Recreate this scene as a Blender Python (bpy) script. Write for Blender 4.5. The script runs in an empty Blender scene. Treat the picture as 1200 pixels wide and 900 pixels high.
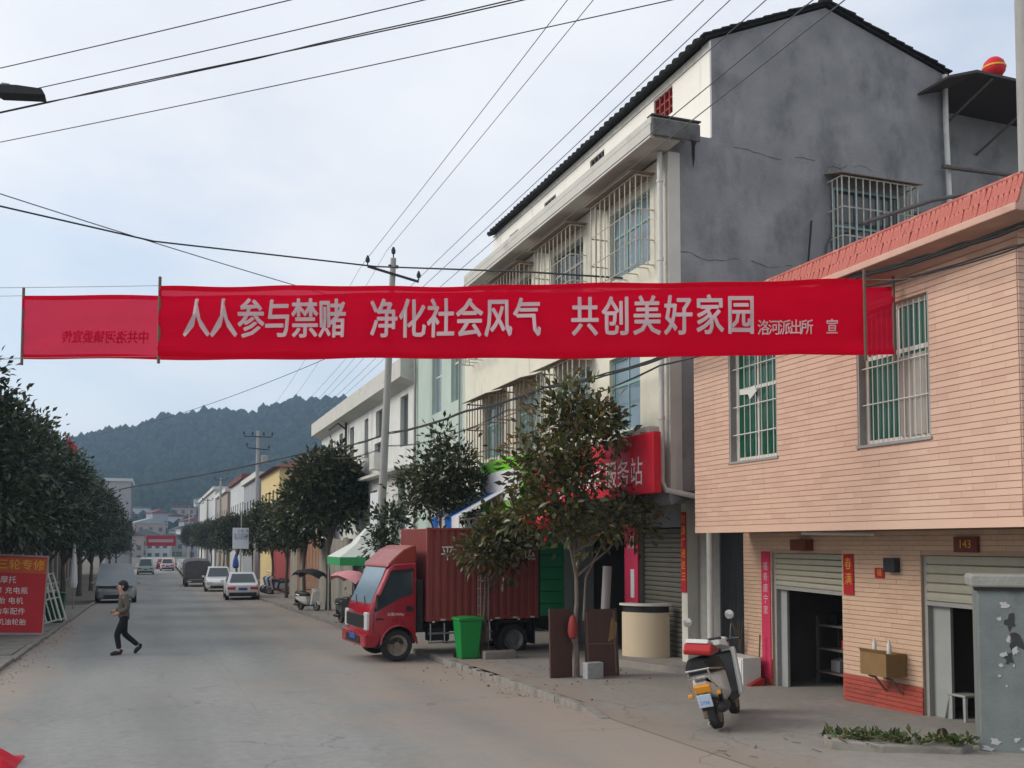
import bpy, bmesh, math, random
import numpy as np
from mathutils import Vector, Matrix

R = math.radians
SC = bpy.context.scene
COL = SC.collection

# ------------------------------------------------------------------ camera, sky, sun, exposure
cam_data = bpy.data.cameras.new('camera')
cam = bpy.data.objects.new('camera', cam_data)
COL.objects.link(cam)
SC.camera = cam
cam_data.sensor_width = 36
cam_data.lens = 34.5
cam_data.shift_y = 0.1056
cam_data.clip_start = 0.1
cam_data.clip_end = 6000
cam.location = (0, 0, 2.0)
cam.rotation_euler = (R(93), 0, R(-20.063))

SUN_EL, SUN_AZ = R(31), R(-72)          # azimuth from +Y (down the street), clockwise
world = bpy.data.worlds.new('World')
SC.world = world
world.use_nodes = True
nt = world.node_tree
nt.nodes.clear()
def wn(t, **k):
    n = nt.nodes.new(t)
    for a, b in k.items(): setattr(n, a, b)
    return n
w_out = wn('ShaderNodeOutputWorld')
w_sky = wn('ShaderNodeTexSky', sky_type='NISHITA', sun_disc=False)
w_sky.sun_elevation = SUN_EL
w_sky.sun_rotation = SUN_AZ
w_sky.air_density = 1.0; w_sky.dust_density = 2.0; w_sky.ozone_density = .6
w_bs = wn('ShaderNodeBackground'); w_bs.inputs[1].default_value = 0.15
w_bc = wn('ShaderNodeBackground'); w_bc.inputs[1].default_value = 0.87
w_mx = wn('ShaderNodeMixShader')
w_tc = wn('ShaderNodeTexCoord')
w_sep = wn('ShaderNodeSeparateXYZ')
w_add = wn('ShaderNodeMath', operation='ADD'); w_add.inputs[1].default_value = 0.22
w_mxz = wn('ShaderNodeMath', operation='MAXIMUM'); w_mxz.inputs[1].default_value = 0.1
w_div = wn('ShaderNodeVectorMath', operation='DIVIDE')
w_cmb = wn('ShaderNodeCombineXYZ')
w_no = wn('ShaderNodeTexNoise'); w_no.inputs['Scale'].default_value = 1.1; w_no.inputs['Detail'].default_value = 7; w_no.inputs['Roughness'].default_value = 0.55
w_no2 = wn('ShaderNodeTexNoise'); w_no2.inputs['Scale'].default_value = 2.3; w_no2.inputs['Detail'].default_value = 5
w_r1 = wn('ShaderNodeValToRGB')
w_r1.color_ramp.elements[0].position = 0.30; w_r1.color_ramp.elements[0].color = (.30, .30, .30, 1)
w_r1.color_ramp.elements[1].position = 0.57; w_r1.color_ramp.elements[1].color = (.97, .97, .97, 1)
w_r2 = wn('ShaderNodeValToRGB')
w_r2.color_ramp.elements[0].position = 0.3; w_r2.color_ramp.elements[0].color = (.69, .715, .77, 1)
w_r2.color_ramp.elements[1].position = 0.7; w_r2.color_ramp.elements[1].color = (.82, .83, .855, 1)
L = nt.links.new
L(w_tc.outputs['Generated'], w_sep.inputs[0])
L(w_sep.outputs['Z'], w_mxz.inputs[0]); L(w_mxz.outputs[0], w_add.inputs[0])
for i in range(3): L(w_add.outputs[0], w_cmb.inputs[i])
L(w_tc.outputs['Generated'], w_div.inputs[0]); L(w_cmb.outputs[0], w_div.inputs[1])
w_map = wn('ShaderNodeMapping'); w_map.inputs['Location'].default_value = (.3, 0, 0)
L(w_div.outputs[0], w_map.inputs[0]); L(w_map.outputs[0], w_no.inputs['Vector']); L(w_map.outputs[0], w_no2.inputs['Vector'])
L(w_no.outputs['Fac'], w_r1.inputs[0]); L(w_no2.outputs['Fac'], w_r2.inputs[0])
L(w_sky.outputs[0], w_bs.inputs[0]); L(w_r2.outputs[0], w_bc.inputs[0])
w_hz = wn('ShaderNodeMapRange', interpolation_type='SMOOTHSTEP'); w_hz.inputs[1].default_value = 0.0; w_hz.inputs[2].default_value = .34; w_hz.inputs[3].default_value = 1.0; w_hz.inputs[4].default_value = 0.0
w_max = wn('ShaderNodeMath', operation='MAXIMUM')
L(w_sep.outputs['Z'], w_hz.inputs[0]); L(w_hz.outputs[0], w_max.inputs[0]); L(w_r1.outputs[0], w_max.inputs[1]); L(w_max.outputs[0], w_mx.inputs[0]); L(w_bs.outputs[0], w_mx.inputs[1]); L(w_bc.outputs[0], w_mx.inputs[2])
L(w_mx.outputs[0], w_out.inputs[0])

sun_data = bpy.data.lights.new('sun', 'SUN')
sun_data.energy = 1.5; sun_data.angle = R(28); sun_data.color = (1, .95, .87)
sun = bpy.data.objects.new('sun', sun_data); COL.objects.link(sun)
sd = Vector((math.sin(SUN_AZ) * math.cos(SUN_EL), math.cos(SUN_AZ) * math.cos(SUN_EL), math.sin(SUN_EL)))
sun.rotation_euler = sd.to_track_quat('Z', 'Y').to_euler()
sun.location = (-20, 20, 40)

SC.view_settings.view_transform = 'Standard'
SC.view_settings.look = 'None'
SC.view_settings.gamma = 1
SC.view_settings.exposure = 0.52
SC.render.engine = 'CYCLES'
SC.cycles.max_bounces = 6
SC.cycles.transparent_max_bounces = 12
SC.cycles.volume_bounces = 0
SC.cycles.use_denoising = True

# ------------------------------------------------------------------ helpers
def G(y):
    """height of the carriageway along the street"""
    return -.018 * y if y < 70 else -1.26 - .54 * (1 - math.exp(-(y - 70) / 30))
def sstep(a, b, x):
    t = min(1, max(0, (x - a) / (b - a))); return t * t * (3 - 2 * t)
def GP(x, y):
    """height of the paved side strips"""
    if x > 5.3:
        k = sstep(11.5, 12.1, y)
        return G(y) + .006 + (1 - k) * .10 * sstep(5.45, 7.0, x) + k * .10
    if x < -2.5: return G(y) + .075
    return G(y)

class MB:
    def __init__(s): s.v = []; s.f = []; s.mi = []
    def add(s, vs, fs, m=0):
        o = len(s.v); s.v += [tuple(v) for v in vs]; s.f += [tuple(i + o for i in f) for f in fs]; s.mi += [m] * len(fs); return s
    def box(s, x0, x1, y0, y1, z0, z1, m=0):
        return s.add([(x0,y0,z0),(x1,y0,z0),(x1,y1,z0),(x0,y1,z0),(x0,y0,z1),(x1,y0,z1),(x1,y1,z1),(x0,y1,z1)],
                     [(0,3,2,1),(4,5,6,7),(0,1,5,4),(1,2,6,5),(2,3,7,6),(3,0,4,7)], m)
    def obox(s, c, size, rot=None, m=0):
        a, b, d = size[0]/2, size[1]/2, size[2]/2
        M = rot if rot is not None else Matrix.Identity(3)
        vs = [Vector(c) + M @ Vector(p) for p in [(-a,-b,-d),(a,-b,-d),(a,b,-d),(-a,b,-d),(-a,-b,d),(a,-b,d),(a,b,d),(-a,b,d)]]
        return s.add(vs, [(0,3,2,1),(4,5,6,7),(0,1,5,4),(1,2,6,5),(2,3,7,6),(3,0,4,7)], m)
    def tube(s, pts, r, n=6, m=0, cap=True):
        pts = [Vector(p) for p in pts]; rs = r if isinstance(r, (list, tuple)) else [r] * len(pts)
        o = len(s.v); up = None
        for i, p in enumerate(pts):
            d = (pts[min(i+1, len(pts)-1)] - pts[max(i-1, 0)]).normalized()
            if up is None: up = d.orthogonal().normalized()
            up = (up - d * up.dot(d))
            up = up.normalized() if up.length > 1e-6 else d.orthogonal().normalized()
            w = d.cross(up)
            for k in range(n):
                a = 2 * math.pi * k / n
                s.v.append(tuple(p + (up * math.cos(a) + w * math.sin(a)) * rs[i]))
        for i in range(len(pts) - 1):
            for k in range(n):
                s.f.append((o+i*n+k, o+i*n+(k+1)%n, o+(i+1)*n+(k+1)%n, o+(i+1)*n+k)); s.mi.append(m)
        if cap:
            s.f.append(tuple(o+k for k in range(n))[::-1]); s.mi.append(m)
            e = o + (len(pts)-1)*n; s.f.append(tuple(e+k for k in range(n))); s.mi.append(m)
        return s
    def prism(s, poly, ax, a0, a1, m=0):
        """poly: 2-D points; ax: axis of extrusion. (x: poly is y,z) (y: poly is x,z) (z: poly is x,y)"""
        def P(p, a): return (a, p[0], p[1]) if ax == 'x' else (p[0], a, p[1]) if ax == 'y' else (p[0], p[1], a)
        n = len(poly)
        vs = [P(p, a0) for p in poly] + [P(p, a1) for p in poly]
        fs = [tuple(range(n))[::-1], tuple(range(n, 2*n))] + [(i, (i+1)%n, n+(i+1)%n, n+i) for i in range(n)]
        return s.add(vs, fs, m)
    def lathe(s, prof, c=(0,0,0), ax='z', n=20, m=0, cap=True):
        o = len(s.v)
        for (r, h) in prof:
            for k in range(n):
                a = 2*math.pi*k/n; p, q = r*math.cos(a), r*math.sin(a)
                t = (p, q, h) if ax == 'z' else (p, h, q) if ax == 'y' else (h, p, q)
                s.v.append((c[0]+t[0], c[1]+t[1], c[2]+t[2]))
        for i in range(len(prof)-1):
            for k in range(n):
                s.f.append((o+i*n+k, o+i*n+(k+1)%n, o+(i+1)*n+(k+1)%n, o+(i+1)*n+k)); s.mi.append(m)
        if cap:
            s.f.append(tuple(o+k for k in range(n))[::-1]); s.mi.append(m)
            e = o+(len(prof)-1)*n; s.f.append(tuple(e+k for k in range(n))); s.mi.append(m)
        return s
    def loft(s, secs, m=0):
        n = len(secs[0]); o = len(s.v)
        for q in secs: s.v += [tuple(p) for p in q]
        for i in range(len(secs)-1):
            for k in range(n):
                s.f.append((o+i*n+k, o+i*n+(k+1)%n, o+(i+1)*n+(k+1)%n, o+(i+1)*n+k)); s.mi.append(m)
        s.f.append(tuple(o+k for k in range(n))[::-1]); s.mi.append(m)
        e = o+(len(secs)-1)*n; s.f.append(tuple(e+k for k in range(n))); s.mi.append(m)
        return s
    def build(s, name, mats, parent=None, smooth=False, bevel=0, world=False, seg=2, fix=True):
        if not s.v: return None
        v = np.array(s.v, dtype=float)
        if world and parent is not None: v = v - np.array(parent.location)
        c = np.array([(v[:,0].min()+v[:,0].max())/2, (v[:,1].min()+v[:,1].max())/2, v[:,2].min()])
        me = bpy.data.meshes.new(name)
        me.from_pydata((v - c).tolist(), [], s.f)
        mats = mats if isinstance(mats, (list, tuple)) else [mats]
        for mt in mats: me.materials.append(M[mt] if isinstance(mt, str) else mt)
        if len(mats) > 1: me.polygons.foreach_set('material_index', s.mi)
        if fix:
            bm = bmesh.new(); bm.from_mesh(me); bmesh.ops.recalc_face_normals(bm, faces=bm.faces); bm.to_mesh(me); bm.free()
        if smooth:
            me.shade_smooth()
            try: me.set_sharp_from_angle(angle=R(38))
            except Exception: pass
        o = bpy.data.objects.new(name, me); COL.objects.link(o)
        o.location = c
        if parent is not None: o.parent = parent
        if bevel:
            b = o.modifiers.new('bevel', 'BEVEL'); b.width = bevel; b.segments = seg; b.limit_method = 'ANGLE'; b.angle_limit = R(40)
        return o

def tag(o, label, cat, group=None):
    o['label'] = label; o['category'] = cat
    if group: o['group'] = group
    return o
def thing(name, label, cat, loc=(0,0,0), rz=0, group=None):
    o = bpy.data.objects.new(name, None); COL.objects.link(o)
    o.empty_display_size = .3
    o.location = loc; o.rotation_euler = (0, 0, rz)
    return tag(o, label, cat, group)
def dup(root, loc, rz, label=None, group=None, sc=1.0, parent=None):
    r = root.copy(); COL.objects.link(r); r.location = loc; r.rotation_euler = (0, 0, rz); r.scale = (sc, sc, sc)
    if label: r['label'] = label
    if group: r['group'] = group
    for ch in list(root.children):
        c = ch.copy(); COL.objects.link(c); c.parent = r
        for g in list(ch.children):
            d = g.copy(); COL.objects.link(d); d.parent = c
    return r
def kind(o, k): o['kind'] = k; return o

def text_mesh(name, body, mat_, size, offset=0.0, sx=1.0, spacing=1.0, M4=None, parent=None, align='CENTER', thick=0.0, world=True, bold=0.0):
    offset = 0.0
    c = bpy.data.curves.new(name, 'FONT'); c.body = body; c.size = size; c.offset = offset * size; c.align_x = align; c.align_y = 'CENTER'
    c.space_character = spacing; c.resolution_u = 2; c.extrude = thick
    o = bpy.data.objects.new(name, c); COL.objects.link(o)
    dg = bpy.context.evaluated_depsgraph_get()
    me = bpy.data.meshes.new_from_object(o.evaluated_get(dg))
    bpy.data.objects.remove(o); bpy.data.curves.remove(c)
    if bold:
        bmx = bmesh.new()
        for q, (du, dv) in enumerate(((0,0),(1,0),(-1,0),(0,1),(0,-1),(.7,.7),(-.7,.7),(.7,-.7),(-.7,-.7))):
            bmx.from_mesh(me); bmx.verts.ensure_lookup_table()
            nv = len(me.vertices)
            for v in bmx.verts[-nv:]: v.co += Vector((du*bold*size/sx, dv*bold*size*.8, q*.0006))
        bmx.to_mesh(me); bmx.free()
    T = M4 @ Matrix.Diagonal((sx, 1, 1, 1))
    if world and parent is not None: T = Matrix.Translation(-parent.location) @ T
    me.transform(T)
    me.materials.clear(); me.materials.append(M[mat_])
    o = bpy.data.objects.new(name, me); COL.objects.link(o)
    if parent is not None: o.parent = parent
    return o
def frame(origin, xdir, ydir):
    x = Vector(xdir).normalized(); y = Vector(ydir).normalized(); z = x.cross(y)
    m = Matrix((x, y, z)).transposed().to_4x4(); m.translation = Vector(origin); return m

# ------------------------------------------------------------------ materials
M = {}
def mat(name, c, c2=None, rough=.75, scale=3.0, amt=.6, bump=0.0, bscale=50, metal=0.0, spec=.35, stretch=None, stain=None, coat=0, tint=None, alpha=1.0, trans=0.0, rvar=.1, emit=None):
    m = bpy.data.materials.new(name); m.use_nodes = True; M[name] = m
    t = m.node_tree; b = t.nodes['Principled BSDF']; l = t.links.new
    b.inputs['Roughness'].default_value = rough; b.inputs['Metallic'].default_value = metal
    b.inputs['Specular IOR Level'].default_value = spec
    if coat: b.inputs['Coat Weight'].default_value = coat; b.inputs['Coat Roughness'].default_value = .15
    if alpha < 1: b.inputs['Alpha'].default_value = alpha
    if trans: b.inputs['Transmission Weight'].default_value = trans
    if c2 is None: c2 = tuple(x * .72 for x in c)
    tc = t.nodes.new('ShaderNodeTexCoord')
    mp = t.nodes.new('ShaderNodeMapping'); l(tc.outputs['Object'], mp.inputs[0])
    if stretch: mp.inputs['Scale'].default_value = stretch
    n = t.nodes.new('ShaderNodeTexNoise'); n.inputs['Scale'].default_value = scale; n.inputs['Detail'].default_value = 8; n.inputs['Roughness'].default_value = .62
    l(mp.outputs[0], n.inputs['Vector'])
    rp = t.nodes.new('ShaderNodeMapRange'); rp.inputs[1].default_value = .32; rp.inputs[2].default_value = .68; rp.inputs[4].default_value = amt
    l(n.outputs['Fac'], rp.inputs[0])
    mx = t.nodes.new('ShaderNodeMix'); mx.data_type = 'RGBA'
    mx.inputs['A'].default_value = (*c, 1); mx.inputs['B'].default_value = (*c2, 1); l(rp.outputs[0], mx.inputs['Factor'])
    out = mx.outputs['Result']
    if stain:            # (colour, strength, scale xyz, threshold)
        col, st, ss, th = stain
        mp2 = t.nodes.new('ShaderNodeMapping'); l(tc.outputs['Object'], mp2.inputs[0]); mp2.inputs['Scale'].default_value = ss
        n2 = t.nodes.new('ShaderNodeTexNoise'); n2.inputs['Scale'].default_value = 1; n2.inputs['Detail'].default_value = 9; n2.inputs['Roughness'].default_value = .65
        l(mp2.outputs[0], n2.inputs['Vector'])
        r2 = t.nodes.new('ShaderNodeMapRange'); r2.inputs[1].default_value = th; r2.inputs[2].default_value = th + .17; r2.inputs[4].default_value = st
        l(n2.outputs['Fac'], r2.inputs[0])
        m2 = t.nodes.new('ShaderNodeMix'); m2.data_type = 'RGBA'; m2.inputs['B'].default_value = (*col, 1)
        l(out, m2.inputs['A']); l(r2.outputs[0], m2.inputs['Factor']); out = m2.outputs['Result']
    if tint:             # per-face attribute 'tint' mixes towards a colour
        at = t.nodes.new('ShaderNodeAttribute'); at.attribute_name = 'tint'
        m3 = t.nodes.new('ShaderNodeMix'); m3.data_type = 'RGBA'; m3.inputs['B'].default_value = (*tint, 1)
        l(out, m3.inputs['A']); l(at.outputs['Fac'], m3.inputs['Factor']); out = m3.outputs['Result']
    l(out, b.inputs['Base Color'])
    if rvar:
        rr = t.nodes.new('ShaderNodeMapRange'); rr.inputs[3].default_value = max(0, rough - rvar); rr.inputs[4].default_value = min(1, rough + rvar)
        l(n.outputs['Fac'], rr.inputs[0]); l(rr.outputs[0], b.inputs['Roughness'])
    if bump:
        n3 = t.nodes.new('ShaderNodeTexNoise'); n3.inputs['Scale'].default_value = bscale; n3.inputs['Detail'].default_value = 6
        l(tc.outputs['Object'], n3.inputs['Vector'])
        bp = t.nodes.new('ShaderNodeBump'); bp.inputs['Strength'].default_value = bump; bp.inputs['Distance'].default_value = .02
        l(n3.outputs['Fac'], bp.inputs['Height']); l(bp.outputs[0], b.inputs['Normal'])
    if emit:
        b.inputs['Emission Color'].default_value = (*emit[0], 1); b.inputs['Emission Strength'].default_value = emit[1]
    return m

mat('plaster_white', (.56,.55,.49), (.42,.41,.36), scale=1.6, bump=.25, bscale=70, stain=((.20,.19,.16), .55, (2.2,2.2,.35), .56))
mat('plaster_cream', (.68,.66,.55), (.58,.56,.46), scale=4, bump=.35, bscale=55, stain=((.22,.20,.15), .5, (2.5,2.5,.3), .58))
mat('plaster_mint', (.44,.53,.47), (.38,.46,.41), scale=1.3, bump=.15, stain=((.24,.26,.22), .5, (2,2,.3), .57))
mat('plaster_pale', (.66,.67,.63), (.44,.45,.42), scale=1.2, bump=.2, stain=((.24,.24,.22), .5, (1.6,1.6,.25), .55))
mat('plaster_yellow', (.62,.48,.22), (.52,.40,.2), scale=1, stain=((.3,.24,.14), .4, (1.2,1.2,.2), .58))
mat('white_wall', (.80,.78,.72), (.72,.70,.64), scale=1.5, bump=.1, stain=((.35,.33,.28), .4, (2,2,.3), .6))
mat('canopy_white', (.55,.54,.49), (.45,.44,.4), scale=2, stain=((.16,.155,.14), .6, (1.5,1.5,2.5), .58))
mat('cement', (.30,.30,.305), (.185,.187,.195), scale=1.0, amt=1.0, bump=.5, bscale=24, stain=((.12,.122,.128), .7, (1.5,1.5,.9), .51), rough=.9, spec=.15)
mat('cement_edge', (.17,.17,.168), (.07,.07,.068), scale=5, amt=.9, bump=.6, bscale=40, rough=.95, spec=.1)
mat('roof_dark', (.022,.021,.022), (.04,.038,.036), scale=6, bump=.6, rough=.9, spec=.15)
mat('roof_red', (.16,.05,.04), (.10,.04,.035), scale=4, bump=.4, rough=.9)
mat('tin_dark', (.05,.045,.042), (.09,.06,.045), scale=5, rough=.7)
mat('tile_pink', (.62,.42,.315), (.56,.375,.28), scale=.9, amt=.7, rough=.55, spec=.4, tint=(.54,.345,.26), stain=((.40,.27,.21), .5, (4,4,.3), .575))
mat('grout_pink', (.56,.37,.28), (.50,.33,.25), scale=3, rough=.9)
mat('tile_tan', (.62,.43,.30), (.54,.37,.26), scale=1.2, rough=.5, tint=(.54,.37,.26), stain=((.3,.2,.14), .4, (1.3,1.3,.5), .58))
mat('grout_tan', (.46,.32,.23), rough=.9)
mat('tile_red', (.42,.085,.058), (.34,.06,.045), scale=2.5, rough=.5, tint=(.28,.06,.05))
mat('cornice_red', (.50,.16,.125), (.33,.085,.065), scale=11, amt=1, bump=.5, bscale=30, rough=.8, stain=((.60,.38,.32), .65, (6,6,9), .53))
mat('cornice_band', (.56,.36,.28), (.46,.28,.22), scale=4, rough=.8, stain=((.3,.2,.16), .4, (2,2,2), .58))
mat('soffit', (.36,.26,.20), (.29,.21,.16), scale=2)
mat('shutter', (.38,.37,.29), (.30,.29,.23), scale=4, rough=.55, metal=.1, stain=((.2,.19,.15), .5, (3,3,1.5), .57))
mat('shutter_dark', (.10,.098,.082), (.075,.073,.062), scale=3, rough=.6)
mat('door_panel', (.30,.32,.31), (.24,.26,.25), scale=3, rough=.6)
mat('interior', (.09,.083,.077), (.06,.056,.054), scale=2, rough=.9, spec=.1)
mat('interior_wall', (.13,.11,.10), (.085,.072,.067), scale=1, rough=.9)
mat('frame_white', (.62,.62,.57), (.5,.5,.45), scale=6, rough=.5)
mat('frame_grey', (.30,.30,.285), (.22,.215,.2), scale=6, rough=.5)
mat('frame_teal', (.22,.36,.36), (.18,.3,.3), scale=5, rough=.5)
mat('rust', (.16,.085,.05), (.26,.19,.13), scale=14, amt=.9, rough=.85, bump=.3)
mat('rust_sheet', (.19,.13,.09), (.30,.24,.19), scale=8, amt=.9, rough=.85, bump=.2, stain=((.06,.04,.03), .6, (6,6,6), .56))
mat('bar_pale', (.58,.57,.50), (.38,.33,.26), scale=18, amt=.9, rough=.6)
mat('glass_green', (.010,.085,.05), (.007,.055,.034), rough=.12, scale=1.5, spec=.6, rvar=.05)
mat('glass_dark', (.03,.045,.05), (.05,.07,.075), rough=.08, scale=1, spec=.6, rvar=.03)
mat('glass_teal', (.07,.14,.13), (.14,.27,.24), rough=.12, scale=.8, spec=.6, rvar=.05)
mat('glass_blue', (.17,.24,.29), (.1,.16,.19), rough=.1, scale=.8, spec=.6, rvar=.05)
mat('curtain_green', (.03,.20,.12), (.02,.13,.08), rough=.9, scale=3)
mat('curtain_grey', (.42,.38,.33), (.33,.30,.26), rough=.9, scale=3)
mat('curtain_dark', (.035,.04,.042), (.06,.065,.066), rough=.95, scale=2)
mat('steel', (.42,.42,.40), (.3,.3,.29), rough=.4, metal=.7, scale=8)
mat('pipe_white', (.60,.60,.56), (.45,.45,.41), scale=9, rough=.5)
mat('pipe_rust', (.12,.10,.09), (.2,.18,.17), scale=12, rough=.7, metal=.3)
mat('concrete_pole', (.36,.35,.33), (.27,.26,.25), scale=6, rough=.9, bump=.2, stretch=(3,3,.6))
mat('black_iron', (.018,.018,.019), (.035,.034,.033), rough=.6, scale=8)
mat('wire', (.02,.02,.021), (.03,.03,.03), rough=.7)
mat('wire_grey', (.10,.105,.115), rough=.7)
mat('rope', (.33,.29,.24), rough=.9, scale=40)
mat('wood_batten', (.17,.12,.085), (.1,.075,.06), scale=20, rough=.85)
mat('letter_pale', (.62,.46,.47), (.55,.40,.42), rough=.8, scale=5)
mat('letter_white', (.75,.74,.73), (.66,.65,.64), rough=.6, scale=6)
mat('letter_gold', (.75,.40,.05), (.6,.28,.03), rough=.5, scale=9)
mat('letter_yellow', (.80,.42,.04), (.72,.34,.03), rough=.6, scale=9)
mat('letter_back', (.25,.0,.012), rough=.9)
mat('sign_red', (.58,.014,.035), (.46,.011,.028), rough=.45, scale=2)
mat('sign_red_dull', (.50,.012,.02), (.38,.01,.018), rough=.55, scale=3, stain=((.3,.05,.04), .4, (3,3,3), .6))
mat('sign_orange', (.50,.10,.015), (.42,.07,.012), rough=.55, scale=5)
mat('sign_green', (.15,.50,.03), (.12,.42,.025), rough=.4, scale=2)
mat('sign_white', (.66,.67,.69), (.58,.59,.62), rough=.45, scale=2)
mat('sign_blue', (.012,.13,.50), (.01,.1,.4), rough=.5, scale=2)
mat('couplet_red', (.42,.012,.02), (.30,.01,.015), rough=.7, scale=4)
mat('couplet_pink', (.55,.035,.10), (.45,.025,.07), rough=.7, scale=4)
mat('lantern_red', (.60,.012,.02), (.48,.01,.015), rough=.6, scale=8)
mat('bark', (.085,.065,.05), (.14,.115,.095), scale=9, amt=.9, bump=.7, bscale=30, rough=.95, spec=.1, stretch=(3,3,.8))
mat('bark_pale', (.15,.12,.10), (.22,.19,.165), scale=8, amt=.9, bump=.6, bscale=26, rough=.95, spec=.1, stretch=(3,3,.8))
mat('container_red', (.27,.062,.05), (.19,.044,.037), scale=2.2, rough=.6, stain=((.20,.12,.10), .5, (9,9,.55), .56), bump=.05)
mat('container_front', (.19,.036,.03), (.14,.03,.026), scale=2, rough=.6)
mat('cab_red', (.32,.005,.018), (.26,.005,.015), scale=2, rough=.28, coat=.4, spec=.5, stain=((.24,.05,.04), .35, (2,2,1.2), .58))
mat('cab_orange', (.28,.04,.026), (.22,.03,.022), scale=2, rough=.4, coat=.2)
mat('tarp_green', (.015,.21,.085), (.012,.15,.06), scale=3, rough=.65, bump=.2, bscale=20)
mat('bin_green', (.006,.24,.045), (.006,.19,.035), scale=3, rough=.4, spec=.5)
mat('bin_dark_green', (.01,.07,.04), (.008,.05,.03), scale=3, rough=.5)
mat('tyre', (.022,.022,.022), (.05,.048,.045), scale=9, rough=.9, bump=.2)
mat('rim_dirty', (.30,.25,.20), (.15,.125,.10), scale=10, amt=.9, rough=.7, metal=.2)
mat('rim_grey', (.22,.22,.22), (.12,.12,.12), scale=8, rough=.5, metal=.4)
mat('chassis', (.022,.021,.02), (.045,.04,.036), scale=7, rough=.85)
mat('plastic_black', (.014,.014,.015), (.025,.025,.025), scale=5, rough=.45)
mat('seat_black', (.012,.012,.012), (.02,.02,.02), scale=9, rough=.5, bump=.1)
mat('lamp_glass', (.55,.56,.55), (.4,.41,.41), rough=.15, spec=.6)
mat('lamp_red', (.5,.015,.01), rough=.2, spec=.6)
mat('lamp_orange', (.75,.30,.02), (.6,.2,.015), rough=.25, spec=.6, scale=9)
mat('plate', (.52,.62,.70), (.38,.48,.58), scale=20, rough=.5)
mat('plate_blue', (.03,.09,.35), rough=.4)
mat('paint_white', (.70,.70,.69), (.62,.62,.61), scale=2, rough=.3, coat=.3)
mat('paint_silver', (.42,.43,.43), (.36,.37,.37), scale=2, rough=.35, metal=.4)
mat('paint_mint', (.42,.55,.50), (.36,.48,.44), scale=2, rough=.35, coat=.2)
mat('paint_red', (.5,.02,.03), rough=.3, coat=.3)
mat('paint_pink', (.66,.50,.50), rough=.35)
mat('paint_dark', (.06,.06,.06), (.09,.09,.085), scale=2, rough=.5)
mat('scooter_white', (.62,.61,.57), (.5,.49,.45), scale=4, rough=.35, coat=.3)
mat('chrome', (.55,.54,.52), (.4,.38,.36), rough=.25, metal=.9, scale=8)
mat('tarp_grey', (.10,.10,.105), (.07,.07,.072), scale=3, rough=.85, bump=.3, bscale=8)
mat('sheet_silver', (.26,.285,.30), (.2,.22,.235), scale=2, rough=.45, bump=.35, bscale=5)
mat('cloth_white', (.58,.60,.56), (.54,.57,.53), scale=2, rough=.8)
mat('cloth_green', (.04,.30,.10), (.03,.24,.08), scale=2, rough=.8)
mat('cloth_pink', (.60,.26,.27), (.5,.2,.22), scale=4, rough=.8)
mat('cloth_black', (.018,.016,.017), rough=.9)
mat('skin', (.45,.27,.19), (.4,.23,.16), scale=6, rough=.6)
mat('hair', (.012,.010,.009), rough=.6, scale=30)
mat('jacket', (.12,.10,.078), (.085,.072,.058), scale=7, rough=.95, bump=.3, bscale=20)
mat('trousers', (.008,.008,.009), (.014,.014,.015), scale=7, rough=.95)
mat('shoe', (.02,.016,.014), rough=.7)
mat('beige_laminate', (.60,.50,.35), (.54,.44,.30), scale=2, rough=.45, spec=.4)
mat('counter_top', (.60,.58,.53), (.5,.48,.44), scale=4, rough=.4)
mat('brown_board', (.085,.045,.034), (.06,.034,.028), scale=4, amt=.9, rough=.6, stretch=(1,1,.25), stain=((.18,.12,.08), .5, (5,5,5), .62))
mat('cardboard', (.24,.145,.06), (.18,.11,.045), scale=5, rough=.85)
mat('plastic_tube', (.27,.255,.24), (.2,.19,.18), scale=3, rough=.5)
mat('newspaper', (.36,.37,.36), (.25,.26,.26), scale=22, amt=.9, rough=.9)
mat('helmet_red', (.42,.02,.02), rough=.3, coat=.3)
mat('stone_block', (.30,.27,.235), (.21,.19,.165), scale=6, amt=.9, bump=.5, rough=.95)
mat('kerb', (.27,.255,.23), (.19,.175,.155), scale=7, amt=.9, bump=.5, bscale=40, rough=.95, spec=.15, stain=((.12,.10,.085), .6, (3,3,3), .56))
mat('slab', (.26,.245,.215), (.20,.185,.16), scale=2, amt=.8, bump=.4, rough=.95, spec=.15, stain=((.13,.115,.095), .6, (1.5,1.5,1.5), .55))
mat('peeling_paint', (.19,.215,.205), (.13,.15,.147), scale=3, amt=.9, bump=.2, rough=.55, stain=((.04,.045,.045), .7, (2.5,2.5,1.2), .57))
mat('flake_white', (.46,.46,.46), (.36,.36,.36), scale=20, rough=.9)
mat('flake_dark', (.035,.036,.036), (.06,.06,.058), scale=9, rough=.9)
mat('cap_concrete', (.30,.30,.27), (.22,.22,.20), scale=6, bump=.4, rough=.9)
mat('soil', (.10,.075,.05), (.16,.13,.1), scale=9, bump=.6, rough=1)
mat('hill_soil', (.035,.05,.03), (.06,.06,.04), scale=.02, rough=1, spec=0)
mat('field', (.16,.14,.11), (.11,.12,.08), scale=.05, rough=1, spec=0)
mat('red_cloth', (.56,.01,.03), (.46,.008,.025), rough=.85, scale=4)
mat('fence_rust', (.36,.22,.14), (.26,.12,.07), scale=3, amt=.9, rough=.85, stretch=(3,3,.4), stain=((.17,.05,.03), .8, (3,3,.25), .52))
mat('fence_grey', (.34,.32,.27), (.26,.24,.2), scale=3, amt=.9, rough=.8, stretch=(3,3,.4), stain=((.2,.12,.08), .5, (3,3,.3), .57))
mat('wall_red', (.30,.045,.04), (.24,.035,.032), scale=2, rough=.8)
mat('meter_box', (.03,.035,.04), rough=.5)
mat('plaque', (.13,.03,.02), (.2,.06,.03), scale=20, rough=.5)
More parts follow.
